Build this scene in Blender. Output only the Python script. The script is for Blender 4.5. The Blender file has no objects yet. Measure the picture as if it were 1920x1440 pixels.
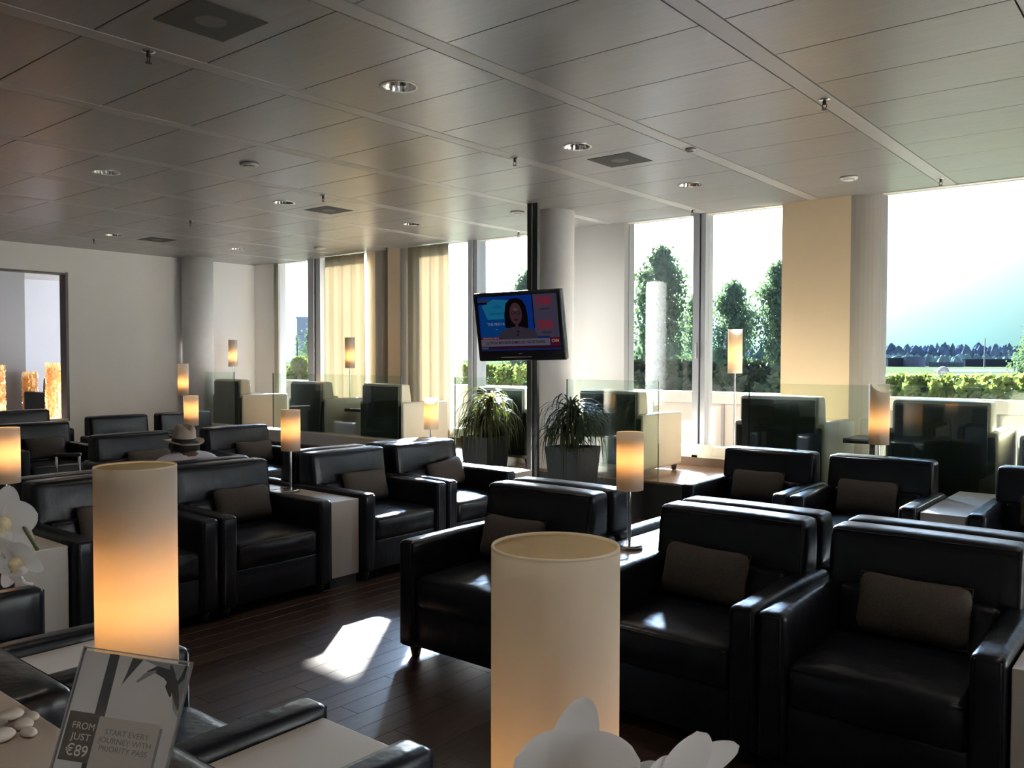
import bpy, bmesh, math, random
import numpy as np
from mathutils import Vector, Matrix, Euler
random.seed(7)
C = bpy.context.scene.collection
sc = bpy.context.scene
R = math.radians
PI = math.pi

# ---------------------------------------------------------------- camera
cam_d = bpy.data.cameras.new('camera'); cam = bpy.data.objects.new('camera', cam_d); C.objects.link(cam)
yaw, pitch, roll = -.6865, -.0302, .0017
cy, sy, cp, sp = math.cos(yaw), math.sin(yaw), math.cos(pitch), math.sin(pitch)
fw = Vector((sy*cp, cy*cp, sp)); rt = Vector((cy, -sy, 0)); up = rt.cross(fw)
r2 = rt*math.cos(roll) + up*math.sin(roll); u2 = -rt*math.sin(roll) + up*math.cos(roll)
cam.matrix_world = Matrix(((r2.x, u2.x, -fw.x, 0), (r2.y, u2.y, -fw.y, 0), (r2.z, u2.z, -fw.z, 1.55), (0, 0, 0, 1)))
cam_d.sensor_width = 36; cam_d.lens = 1588.4/1920*36; cam_d.clip_start = .02; cam_d.clip_end = 6000
sc.camera = cam

# ---------------------------------------------------------------- light and exposure
SUN_EL, SUN_X, SUN_Y = R(22.3), -.615, .788
sc.view_settings.view_transform = 'Standard'; sc.view_settings.look = 'None'
sc.view_settings.gamma = 1; sc.view_settings.use_curve_mapping = False
sc.view_settings.exposure = 1.8
w = bpy.data.worlds.new('sky'); sc.world = w; w.use_nodes = True
nt = w.node_tree; N = nt.nodes; L = nt.links
bg = N['Background']; tc = N.new('ShaderNodeTexCoord')
sep = N.new('ShaderNodeSeparateXYZ'); L.new(tc.outputs['Generated'], sep.inputs[0])
rp = N.new('ShaderNodeValToRGB'); L.new(sep.outputs['Z'], rp.inputs[0])
e = rp.color_ramp.elements
e[0].position = 0.0; e[0].color = (.42, .90, .94, 1)
e[1].position = 1.0; e[1].color = (.45, .8, 1.6, 1)
for p_, c_ in ((.05, (.62, 1.0, 1.02, 1)), (.11, (.95, 1.1, 1.12, 1)), (.17, (1.3, 1.4, 1.5, 1)), (.32, (.8, 1.1, 1.6, 1))):
    k = rp.color_ramp.elements.new(p_); k.color = c_
sd = Vector((SUN_X*math.cos(SUN_EL), SUN_Y*math.cos(SUN_EL), math.sin(SUN_EL))).normalized()
dt = N.new('ShaderNodeVectorMath'); dt.operation = 'DOT_PRODUCT'; L.new(tc.outputs['Generated'], dt.inputs[0]); dt.inputs[1].default_value = sd
mx = N.new('ShaderNodeMath'); mx.operation = 'MAXIMUM'; L.new(dt.outputs['Value'], mx.inputs[0]); mx.inputs[1].default_value = 0
pw = N.new('ShaderNodeMath'); pw.operation = 'POWER'; L.new(mx.outputs[0], pw.inputs[0]); pw.inputs[1].default_value = 16
m1 = N.new('ShaderNodeMath'); m1.operation = 'MULTIPLY_ADD'; L.new(pw.outputs[0], m1.inputs[0]); m1.inputs[1].default_value = 3.4; m1.inputs[2].default_value = .16
pw2 = N.new('ShaderNodeMath'); pw2.operation = 'POWER'; L.new(mx.outputs[0], pw2.inputs[0]); pw2.inputs[1].default_value = 60
m2 = N.new('ShaderNodeMath'); m2.operation = 'MULTIPLY_ADD'; L.new(pw2.outputs[0], m2.inputs[0]); m2.inputs[1].default_value = 70.0; L.new(m1.outputs[0], m2.inputs[2])
L.new(rp.outputs[0], bg.inputs['Color']); L.new(m2.outputs[0], bg.inputs['Strength'])
sun_d = bpy.data.lights.new('sun', 'SUN'); sun_d.energy = 20; sun_d.angle = R(.7); sun_d.color = (1, .97, .93)
sun = bpy.data.objects.new('sun', sun_d); C.objects.link(sun)
sun.rotation_euler = sd.to_track_quat('Z', 'Y').to_euler(); sun.location = (-20, 26, 14)
sc.cycles.use_denoising = True
sc.cycles.max_bounces = 10; sc.cycles.diffuse_bounces = 5; sc.cycles.glossy_bounces = 5
sc.cycles.transparent_max_bounces = 24; sc.cycles.transmission_bounces = 6
sc.cycles.sample_clamp_indirect = 6; sc.cycles.blur_glossy = .5
sc.cycles.caustics_reflective = False; sc.cycles.caustics_refractive = False

# ---------------------------------------------------------------- materials
def mat(name, col, rough=.6, metal=0, spec=.5, bump=None, vary=None, trans=None, emit=None, coat=0, stretch=None):
    m = bpy.data.materials.new(name); m.use_nodes = True
    nt = m.node_tree; N = nt.nodes; L = nt.links; b = N['Principled BSDF']
    b.inputs['Base Color'].default_value = (*col, 1); b.inputs['Roughness'].default_value = rough
    b.inputs['Metallic'].default_value = metal; b.inputs['Specular IOR Level'].default_value = spec
    b.inputs['Coat Weight'].default_value = coat
    co = N.new('ShaderNodeTexCoord'); vec = co.outputs['Object']
    if stretch:
        mp = N.new('ShaderNodeMapping'); mp.inputs['Scale'].default_value = stretch; L.new(vec, mp.inputs[0]); vec = mp.outputs[0]
    if vary:
        sc_, amt = vary
        n = N.new('ShaderNodeTexNoise'); n.inputs['Scale'].default_value = sc_; n.inputs['Detail'].default_value = 5; L.new(vec, n.inputs['Vector'])
        r_ = N.new('ShaderNodeMapRange'); r_.inputs[1].default_value = .3; r_.inputs[2].default_value = .7; r_.inputs[3].default_value = 1-amt; r_.inputs[4].default_value = 1+amt
        L.new(n.outputs['Fac'], r_.inputs[0])
        mm = N.new('ShaderNodeVectorMath'); mm.operation = 'SCALE'; mm.inputs[0].default_value = col; L.new(r_.outputs[0], mm.inputs['Scale'])
        L.new(mm.outputs[0], b.inputs['Base Color'])
    if bump:
        last = None
        for sc_, st, ds in bump:
            n = N.new('ShaderNodeTexNoise'); n.inputs['Scale'].default_value = sc_; n.inputs['Detail'].default_value = 3; L.new(vec, n.inputs['Vector'])
            bp = N.new('ShaderNodeBump'); bp.inputs['Strength'].default_value = st; bp.inputs['Distance'].default_value = ds
            L.new(n.outputs['Fac'], bp.inputs['Height'])
            if last: L.new(last.outputs[0], bp.inputs['Normal'])
            last = bp
        L.new(last.outputs[0], b.inputs['Normal'])
    if trans:
        fac, tcol = trans
        t = N.new('ShaderNodeBsdfTranslucent'); t.inputs[0].default_value = (*tcol, 1)
        mi = N.new('ShaderNodeMixShader'); mi.inputs[0].default_value = fac
        L.new(b.outputs[0], mi.inputs[1]); L.new(t.outputs[0], mi.inputs[2]); L.new(mi.outputs[0], N['Material Output'].inputs[0])
    if emit:
        b.inputs['Emission Color'].default_value = (*emit[0], 1); b.inputs['Emission Strength'].default_value = emit[1]*.15
    return m

def glass_mat(name, tint, refl=.04, rough=0.0, ior=1.5):
    m = bpy.data.materials.new(name); m.use_nodes = True
    nt = m.node_tree; N = nt.nodes; L = nt.links; N.remove(N['Principled BSDF'])
    t = N.new('ShaderNodeBsdfTransparent'); t.inputs[0].default_value = (*tint, 1)
    g = N.new('ShaderNodeBsdfGlossy'); g.inputs['Roughness'].default_value = rough; g.inputs[0].default_value = (1, 1, 1, 1)
    f = N.new('ShaderNodeFresnel'); ge = N.new('ShaderNodeNewGeometry')
    mr = N.new('ShaderNodeMapRange'); L.new(ge.outputs['Backfacing'], mr.inputs[0]); mr.inputs[3].default_value = ior; mr.inputs[4].default_value = 1/ior
    L.new(mr.outputs[0], f.inputs[0])   # a thin sheet: no total reflection at its far face
    mi = N.new('ShaderNodeMixShader'); L.new(f.outputs[0], mi.inputs[0]); L.new(t.outputs[0], mi.inputs[1]); L.new(g.outputs[0], mi.inputs[2])
    L.new(mi.outputs[0], N['Material Output'].inputs[0]); return m

def emat(name, col, s):
    return mat(name, (0, 0, 0), 1, spec=0, emit=(col, s*(.75 if name.startswith('screen') else 1)))

M_leather = mat('black_leather', (.008, .0095, .0145), .3, spec=.26, bump=[(9, .34, .02), (160, .12, .002)], stretch=(1, 1, .45))
M_cream = mat('cream_leather', (.46, .41, .31), .42, bump=[(6, .2, .02), (160, .1, .002)])
M_olive = mat('dark_olive_leather', (.022, .026, .018), .4, bump=[(6, .2, .02)])
M_foot = mat('dark_foot', (.02, .018, .016), .5)
M_pillow = mat('brown_weave', (.105, .09, .08), .95, spec=.1, bump=[(260, .8, .004)], vary=(300, .35))
M_white = mat('white_laminate', (.62, .58, .53), .3, vary=(2, .03))
M_counter = mat('counter_laminate', (.60, .52, .46), .38, vary=(3, .04))
M_plinth = mat('black_plinth', (.015, .015, .015), .5)
M_chrome = mat('brushed_steel', (.62, .62, .63), .22, metal=1)
M_mirror = mat('polished_steel', (.9, .87, .83), .08, metal=1)
M_shade = mat('lamp_shade_fabric', (.92, .89, .83), .9, spec=.1, trans=(.55, (.98, .90, .76)), bump=[(420, .25, .001)])
M_lining = mat('lamp_shade_lining', (.62, .50, .33), .7, spec=.2, trans=(.5, (.98, .82, .58)))
LIN = True
M_wall = mat('warm_grey_wall', (.90, .87, .83), .85, vary=(.7, .04), bump=[(220, .06, .002)])
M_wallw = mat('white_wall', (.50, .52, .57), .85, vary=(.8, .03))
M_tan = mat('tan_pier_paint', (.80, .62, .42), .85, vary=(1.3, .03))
M_greyp = mat('grey_pier_round', (.34, .30, .26), .85)
M_curtain = mat('sheer_curtain', (.66, .60, .48), .95, spec=.05, trans=(.28, (.70, .62, .48)))
M_column = mat('column_paint', (.82, .80, .79), .8, vary=(8, .03))
M_ceil = mat('perforated_metal_panel', (.34, .33, .32), .34, metal=.45, stretch=(1, 9, 1), bump=[(26, .12, .004)], vary=(3, .06))
M_rail = mat('ceiling_rail', (.46, .445, .43), .42, metal=.35)
M_void = mat('ceiling_void', (.02, .02, .02), .9)
M_speaker = mat('perforated_speaker', (.10, .095, .09), .7, metal=.2, bump=[(240, .6, .004)])
M_plastic = mat('white_plastic', (.7, .68, .64), .5)
M_frame = mat('aluminium_frame', (.42, .43, .46), .4, metal=.3)
M_framew = mat('cream_frame', (.72, .68, .58), .5)
M_bluef = mat('blue_gasket', (.03, .05, .16), .4)
M_skirt = mat('brown_skirting', (.10, .055, .035), .5)
M_gwin = glass_mat('window_glass', (.96, .98, .97))
M_gscr = glass_mat('screen_glass', (.88, .94, .90))
M_gedge = mat('green_glass_edge', (.02, .06, .045), .15)
M_acryl = glass_mat('clear_acrylic', (.98, .985, .985))
M_planter = mat('charcoal_planter', (.03, .031, .034), .55, spec=.2, vary=(30, .08))
M_leaf = mat('palm_leaf', (.02, .03, .014), .6, spec=.2, trans=(.10, (.12, .16, .04)), vary=(3, .5))
M_leafy = mat('palm_leaf_yellow', (.035, .04, .014), .55, spec=.3, trans=(.18, (.28, .27, .05)), vary=(3, .5))
M_stem = mat('woody_stem', (.12, .085, .05), .8, bump=[(40, .5, .01)])
M_soil = mat('potting_gravel', (.2, .18, .15), .9, bump=[(60, 1, .01)])
M_tvbody = mat('gloss_black_plastic', (.008, .008, .01), .12)
M_petal = mat('orchid_petal', (.86, .86, .88), .55, trans=(.35, (.9, .88, .9)))
M_lip = mat('orchid_lip', (.75, .66, .42), .5, vary=(60, .3))
M_ostem = mat('orchid_stem', (.10, .13, .05), .5)
M_bark = mat('bark', (.09, .065, .05), .9)
M_hat = mat('felt_hat', (.50, .42, .33), .9, bump=[(120, .2, .003)])
M_band = mat('hat_band', (.01, .01, .011), .7)
M_shirt = mat('lavender_white_shirt', (.62, .60, .66), .85, bump=[(9, .7, .03)])
M_skin = mat('skin', (.10, .055, .038), .55)
M_hair = mat('dark_hair', (.015, .012, .01), .8)
M_trouser = mat('dark_trousers', (.03, .03, .04), .85)
M_pebble = mat('white_pebble', (.7, .64, .58), .35)
M_gold = mat('shell_disc', (.42, .24, .09), .25, metal=.3, trans=(.4, (1, .55, .2)))
M_brown = mat('dark_table_top', (.035, .04, .04), .3)

def floor_mat():
    m = bpy.data.materials.new('dark_walnut_plank'); m.use_nodes = True
    nt = m.node_tree; N = nt.nodes; L = nt.links; b = N['Principled BSDF']
    co = N.new('ShaderNodeTexCoord'); mp = N.new('ShaderNodeMapping'); mp.inputs['Scale'].default_value = (14, 1.6, 1)
    L.new(co.outputs['Object'], mp.inputs[0])
    n = N.new('ShaderNodeTexNoise'); n.inputs['Scale'].default_value = 3; n.inputs['Detail'].default_value = 8; L.new(mp.outputs[0], n.inputs['Vector'])
    oi = N.new('ShaderNodeObjectInfo')
    ad = N.new('ShaderNodeMath'); ad.operation = 'MULTIPLY_ADD'; L.new(oi.outputs['Random'], ad.inputs[0]); ad.inputs[1].default_value = .35; L.new(n.outputs['Fac'], ad.inputs[2])
    r_ = N.new('ShaderNodeValToRGB'); L.new(ad.outputs[0], r_.inputs[0])
    r_.color_ramp.elements[0].position = .35; r_.color_ramp.elements[0].color = (.024, .0155, .0125, 1)
    r_.color_ramp.elements[1].position = .95; r_.color_ramp.elements[1].color = (.078, .048, .036, 1)
    L.new(r_.outputs[0], b.inputs['Base Color']); b.inputs['Roughness'].default_value = .31
    bp = N.new('ShaderNodeBump'); bp.inputs['Strength'].default_value = .15; bp.inputs['Distance'].default_value = .002; L.new(n.outputs['Fac'], bp.inputs['Height']); L.new(bp.outputs[0], b.inputs['Normal'])
    return m
M_floor = floor_mat()
M_plat = mat('platform_wood', (.26, .15, .09), .22, stretch=(12, 1.5, 1), vary=(4, .35))

# ---------------------------------------------------------------- mesh helpers
def link(name, me, m=None, parent=None):
    o = bpy.data.objects.new(name, me)
    if m is not None and hasattr(me, 'materials') and not me.materials: me.materials.append(m)
    C.objects.link(o)
    if parent is not None: o.parent = parent
    return o
def wn(me):
    """area weighted vertex normals, so that large faces stay flat under smooth shading"""
    n = len(me.polygons)
    if not n: return me
    nn = np.zeros((len(me.vertices), 3))
    for p in me.polygons:
        v = np.array(p.normal)*p.area
        for i in p.vertices: nn[i] += v
    l = np.linalg.norm(nn, axis=1); l[l == 0] = 1
    nn /= l[:, None]
    me.polygons.foreach_set('use_smooth', [True]*n)
    me.normals_split_custom_set_from_vertices([tuple(a) for a in nn])
    return me
def me_of(bm, smooth=False, weighted=False, name='mesh'):
    bmesh.ops.recalc_face_normals(bm, faces=bm.faces)
    me = bpy.data.meshes.new(name); bm.to_mesh(me); bm.free()
    if smooth: me.polygons.foreach_set('use_smooth', [True]*len(me.polygons))
    if weighted: wn(me)
    return me
def add_box(bm, x0, x1, y0, y1, z0, z1, rot=None):
    vs = [bm.verts.new((x, y, z)) for z in (z0, z1) for y in (y0, y1) for x in (x0, x1)]
    for f in ((0, 2, 3, 1), (4, 5, 7, 6), (0, 1, 5, 4), (2, 6, 7, 3), (0, 4, 6, 2), (1, 3, 7, 5)):
        bm.faces.new([vs[i] for i in f])
    if rot is not None:
        for v in vs: v.co = rot @ v.co
    return vs
def box_me(x0, x1, y0, y1, z0, z1, bev=0, seg=2):
    bm = bmesh.new(); add_box(bm, x0, x1, y0, y1, z0, z1)
    if bev: bmesh.ops.bevel(bm, geom=list(bm.edges), offset=bev, segments=seg, profile=.5, affect='EDGES')
    return me_of(bm, weighted=bev > 0)
def add_soft(bm, x0, x1, y0, y1, z0, z1, r=.03, puff=(0, 0, 0), n=(8, 8, 6), fn=None):
    """rounded box with evenly cut faces; puff swells the faces outwards"""
    c = ((x0+x1)/2, (y0+y1)/2, (z0+z1)/2); h = ((x1-x0)/2, (y1-y0)/2, (z1-z0)/2)
    r = min(r, *h)
    def line(k, a):
        hh = h[a]; inner = [-hh+2*hh*i/k for i in range(k+1)]
        ed = [-hh, -hh+r*.3, -hh+r, hh-r, hh-r*.3, hh]
        return sorted(set([round(v, 5) for v in ed+[v for v in inner if abs(v) < hh-r*1.2]]))
    ls = [line(n[a], a) for a in range(3)]
    cache = {}
    def vert(p):
        if p in cache: return cache[p]
        q = [max(-(h[a]-r), min(h[a]-r, p[a])) for a in range(3)]
        d = [p[a]-q[a] for a in range(3)]; l = math.sqrt(sum(v*v for v in d)) or 1
        s = [q[a]+d[a]/l*r for a in range(3)]
        for a in range(3):
            if puff[a]:
                b_, c_ = (a+1) % 3, (a+2) % 3
                s[a] += puff[a]*(s[a]/h[a])*max(0, 1-(s[b_]/h[b_])**2)*max(0, 1-(s[c_]/h[c_])**2)
        v = Vector((s[0]+c[0], s[1]+c[1], s[2]+c[2]))
        if fn: v = fn(v)
        cache[p] = bm.verts.new(v); return cache[p]
    for a in range(3):
        b_, c_ = (a+1) % 3, (a+2) % 3
        for sgn in (-1, 1):
            for i in range(len(ls[b_])-1):
                for j in range(len(ls[c_])-1):
                    q = []
                    for (di, dj) in ((0, 0), (1, 0), (1, 1), (0, 1)):
                        p = [0, 0, 0]; p[a] = sgn*h[a]; p[b_] = ls[b_][i+di]; p[c_] = ls[c_][j+dj]; q.append(vert(tuple(round(t, 5) for t in p)))
                    if len(set(q)) > 2:
                        try: bm.faces.new(q)
                        except ValueError: pass
def soft_me(*a, **k):
    bm = bmesh.new(); add_soft(bm, *a, **k); return me_of(bm, smooth=True)
def add_tube(bm, pts, r, n=8, close=False, rfn=None):
    pts = [Vector(p) for p in pts]; rings = []
    m = len(pts)
    for i, p in enumerate(pts):
        if close: t = (pts[(i+1) % m]-pts[i-1])
        else: t = pts[min(i+1, m-1)]-pts[max(i-1, 0)]
        t.normalize(); a = t.orthogonal().normalized() if not rings else None
        if a is None:
            a = prev - t*prev.dot(t); a.normalize()
        prev = a; b = t.cross(a); rr = rfn(i/(m-1)) if rfn else r
        rings.append([bm.verts.new(p+(a*math.cos(2*PI*k/n)+b*math.sin(2*PI*k/n))*rr) for k in range(n)])
    for i in range(m if close else m-1):
        A, B = rings[i], rings[(i+1) % m]
        for k in range(n): bm.faces.new((A[k], A[(k+1) % n], B[(k+1) % n], B[k]))
    if not close:
        bm.faces.new(rings[0]); bm.faces.new(rings[-1])
def tube_me(pts, r, n=8, close=False, rfn=None):
    bm = bmesh.new(); add_tube(bm, pts, r, n, close, rfn); return me_of(bm, smooth=True)
def add_lathe(bm, prof, n=32, cx=0, cy_=0, cap=True, sx=1, sy=1):
    rings = []
    for r_, z in prof: rings.append([bm.verts.new((cx+r_*sx*math.cos(2*PI*k/n), cy_+r_*sy*math.sin(2*PI*k/n), z)) for k in range(n)])
    for A, B in zip(rings, rings[1:]):
        for k in range(n): bm.faces.new((A[k], A[(k+1) % n], B[(k+1) % n], B[k]))
    if cap:
        bm.faces.new(rings[0]); bm.faces.new(rings[-1])
def lathe_me(prof, n=32, cap=True, smooth=False, **k):
    bm = bmesh.new(); add_lathe(bm, prof, n, cap=cap, **k); me = me_of(bm)
    wn(me); return me
def poly_me(pts, faces):
    me = bpy.data.meshes.new('mesh'); me.from_pydata([tuple(p) for p in pts], [], faces); me.update(); return me
def tag(o, label, cat, group=None, kind=None):
    o['label'] = label; o['category'] = cat
    if group: o['group'] = group
    if kind: o['kind'] = kind
    return o
def thing(name, label, cat, loc=(0, 0, 0), rz=0, group=None):
    o = bpy.data.objects.new(name, None); C.objects.link(o); o.location = loc; o.rotation_euler = (0, 0, rz); o.empty_display_size = .1
    return tag(o, label, cat, group)
def struct(name, me, m, parent=None):
    o = link(name, me, m, parent); 
    if parent is None: o['kind'] = 'structure'
    return o
def dup(root, loc, rz=0, label=None, group=None):
    r = root.copy(); C.objects.link(r); r.location = loc; r.rotation_euler = (0, 0, rz)
    if label: r['label'] = label
    if group: r['group'] = group
    for ch in list(root.children):
        c = ch.copy(); C.objects.link(c); c.parent = r
        for g in ch.children:
            d = g.copy(); C.objects.link(d); d.parent = c
    return r
def text(body, size, m, parent, loc, rot=(0, 0, 0), align='CENTER', sx=1.0, name='lettering', offset=0, ext=.0004):
    cu = bpy.data.curves.new(name, 'FONT'); cu.body = body; cu.size = size; cu.align_x = align; cu.align_y = 'CENTER'; cu.extrude = ext; cu.offset = offset
    cu.materials.append(m); o = bpy.data.objects.new(name, cu); C.objects.link(o); o.parent = parent
    me = bpy.data.meshes.new_from_object(o); bpy.data.objects.remove(o); bpy.data.curves.remove(cu)
    if not me.materials: me.materials.append(m)
    o = bpy.data.objects.new(name, me); C.objects.link(o); o.parent = parent
    o.location = loc; o.rotation_euler = rot; o.scale = (sx, 1, 1); return o

# ---------------------------------------------------------------- room
H = 3.12; XL = -12.55; XR = 7.6; YB = -3.2; YW = 8.4; PH = .38; PY = 7.1
# floor: planks run towards the windows
PWD, PLN = .12, 1.1
base = struct('floor', box_me(XL, XR, YB, YW, -.12, -.008), M_floor)
def plank_me(wd, ln):
    bm = bmesh.new(); add_box(bm, 0, wd, 0, ln, -.012, 0)
    bmesh.ops.bevel(bm, geom=[e_ for e_ in bm.edges if all(v.co.z > -.001 for v in e_.verts)], offset=.0012, segments=1, affect='EDGES')
    return me_of(bm)
pm = plank_me(PWD-.0012, PLN-.0015); pm.materials.append(M_floor)
bmr = bmesh.new(); i = 0; x = -13.0+.45
cnt = 0
while x < XR-.001:
    off = (i*0.37) % PLN; y = YB-off
    while y < PY:
        y0, y1 = max(y, YB), min(y+PLN, PY); x1 = min(x+PWD, XR)
        if y1-y0 > .02:
            full = y >= YB and y+PLN <= PY and x+PWD <= XR
            if full and -4.75 < x < -1.2 and .9 < y < 5.2 and cnt < 290:
                o = link('plank', pm, None, base); o.location = (x, y, 0); cnt += 1
            else:
                add_box(bmr, x, x1-.0012, y0, y1-.0015, -.008, -.0002)
        y += PLN
    x += PWD; i += 1
o = link('planking', me_of(bmr), M_floor, base); o['kind'] = 'stuff'
# raised platform along the windows
bm = bmesh.new(); add_box(bm, XL, XR, PY, YW, 0, PH-.02)
plat = struct('trim_1', me_of(bm), M_foot)
bm = bmesh.new(); x = XL
while x < XR:
    add_box(bm, x, min(x+.1, XR)-.001, PY-.02, YW, PH-.02, PH); x += .1
o = link('platform_planking', me_of(bm), M_plat, plat); o['kind'] = 'stuff'
# ledge that carries the left glass screens
tag(link('screen_ledge', box_me(-12.1, -6.98, 7.08, 7.34, PH+.001, .54, .004), M_white), 'long low white ledge under the glass screens on the left, running behind the armchairs', 'ledge')

# walls
OY0, OY1, OZ0, OZ1 = 3.4, 5.31, .68, 2.73
bm = bmesh.new()
for (y0, y1, z0, z1) in ((YB, OY0, -.02, H), (OY1, YW+.25, -.02, H), (OY0, OY1, -.02, OZ0), (OY0, OY1, OZ1, H)):
    add_box(bm, XL-.18, XL, y0, y1, z0, z1)
wl = struct('wall_left', me_of(bm), M_wall)
bm = bmesh.new()   # steel reveal around the opening
add_box(bm, XL-.19, XL+.004, OY1-.002, OY1+.035, OZ0-.03, OZ1+.03); add_box(bm, XL-.19, XL+.004, OY0-.035, OY0+.002, OZ0-.03, OZ1+.03)
add_box(bm, XL-.19, XL+.004, OY0, OY1, OZ1-.002, OZ1+.02)
link('opening_frame', me_of(bm), mat('bronze_reveal', (.10, .09, .08), .5, metal=.3), wl)
link('opening_sill', box_me(XL-.2, XL+.03, OY0, OY1, OZ0-.02, OZ0+.006, .003), M_white, wl)
struct('wall_right', box_me(XR, XR+.15, YB, YW+.25, -.02, H), M_wall)
struct('wall_front', box_me(XL-.18, XR+.15, YB-.15, YB, -.02, H), M_wall)
# window wall: solid pieces
FR = YW+.22
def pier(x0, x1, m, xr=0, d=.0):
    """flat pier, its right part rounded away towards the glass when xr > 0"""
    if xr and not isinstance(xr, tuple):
        pier(x0, x1-xr, m); m = M_greyp; x0 = x1-xr-.001  # rounded right part is grey instead of the pier's main colour
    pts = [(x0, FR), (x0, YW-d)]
    if xr:
        n = 10
        for k in range(n+1):
            a = k/n*PI/2; pts.append((x1-xr+xr*math.sin(a), YW-d+.24*(1-math.cos(a))))
        pts.append((x1, FR+.02))
    else: pts += [(x1, YW-d), (x1, FR)]
    bm = bmesh.new(); lo = [bm.verts.new((p[0], p[1], PH)) for p in pts]; hi = [bm.verts.new((p[0], p[1], H)) for p in pts]
    for k in range(len(pts)-1): bm.faces.new((lo[k], lo[k+1], hi[k+1], hi[k]))
    bm.faces.new((lo[-1], lo[0], hi[0], hi[-1])); bm.faces.new(lo); bm.faces.new(hi)
    return struct('wall_back', me_of(bm, smooth=False), m)
pier(XL, -11.98, M_wall)
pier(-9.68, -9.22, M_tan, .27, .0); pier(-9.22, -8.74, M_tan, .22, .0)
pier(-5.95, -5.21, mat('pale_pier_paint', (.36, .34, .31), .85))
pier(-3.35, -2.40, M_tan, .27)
WINS = [(-11.98, -9.68, [(-11.09, -10.80)]), (-8.74, -5.95, [(-7.65, -7.50)]), (-5.21, -3.35, [(-4.34, -4.20)]), (-2.40, XR, [(-.98, -.84), (2.6, 2.74), (5.2, 5.34)])]
for k, (x0, x1, muls) in enumerate(WINS):
    bm = bmesh.new()
    add_box(bm, x0, x1, YW, FR, PH, .50); add_box(bm, x0, x1, YW+.05, YW+.13, .50, .56); add_box(bm, x0, x1, YW+.05, YW+.13, H-.006, H)
    wn_ = struct('window_%d' % (k+1), me_of(bm), M_framew)
    link('skirting', box_me(x0, x1, YW-.015, YW+.001, PH+.001, .475), M_skirt, wn_)
    xs = [x0]
    for (a, b) in muls:
        bm = bmesh.new(); t = b-a
        add_box(bm, a, a+t*.48, YW, YW+.2, .46, H)
        link('mullion', me_of(bm), M_frame, wn_)
        link('gasket', box_me(a+t*.48, a+t*.62, YW+.03, YW+.2, .5, H), M_bluef, wn_)
        link('mullion', box_me(a+t*.62, b, YW+.015, YW+.2, .46, H), M_frame, wn_)
        for zz in (.46,): link('frame_rail', box_me(a-.1, b+.1, YW-.004, YW+.06, .5, .62), M_framew, wn_)
        xs += [a, b]
    xs.append(x1)
    for a, b in zip(xs[::2], xs[1::2]):
        o = link('glass_pane', box_me(a, b, YW+.09, YW+.1, .55, H-.03), M_gwin, wn_)
    if muls and k == 2: link('window_handle', box_me(-4.30, -4.28, YW-.035, YW, 1.55, 1.72, .005), M_chrome, wn_)
    for a, b in zip(xs[::2], xs[1::2]):
        link('sill_rail', box_me(a, b, YW+.0, YW+.06, .50, .60, .006), M_framew, wn_)

# curtains
def curtain(x0, x1, y, amp, per, m, label, flare=0):
    bm = bmesh.new(); n = int((x1-x0)/.02); prev = None
    for k in range(n+1):
        t = k/n; xx = x0+(x1-x0)*t; a = amp*(math.sin(2*PI*xx/per)+.35*math.sin(2*PI*xx/(per*.43)+1))
        col = []
        for z in (PH+.02, 1.2, 2.2, H-.01):
            f = flare*(H-z)/2.7
            col.append(bm.verts.new((xx+f*t, y+a*(1+.2*(H-z)/2.7), z)))
        if prev:
            for j in range(3): bm.faces.new((prev[j], col[j], col[j+1], prev[j+1]))
        prev = col
    me = me_of(bm, smooth=True); o = link('curtain', me, m)
    s = o.modifiers.new('thickness', 'SOLIDIFY'); s.thickness = .002
    return tag(o, label, 'curtain', 'sheer curtains at the windows')
curtain(-10.58, -9.66, YW-.05, .01, .24, M_curtain, 'cream sheer curtain behind the slim floor lamp, left of the tan pier', .02)
curtain(-8.76, -7.96, YW-.05, .01, .2, M_curtain, 'sunlit cream sheer curtain between the tan pier and the window left of the television', .02)
curtain(-11.97, -11.84, YW-.02, .008, .06, M_curtain, 'narrow gathered sheer curtain at the far left corner window')

# columns
def column(x, y, r):
    return struct('trim_2', lathe_me([(r, 0), (r, H+.01)], 48), M_column)
for (x, y, r) in ((-5.42, 7.34, .205), (-12.33, 7.22, .235)):
    o = column(0, 0, r); o.location = (x, y, 0)

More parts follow.
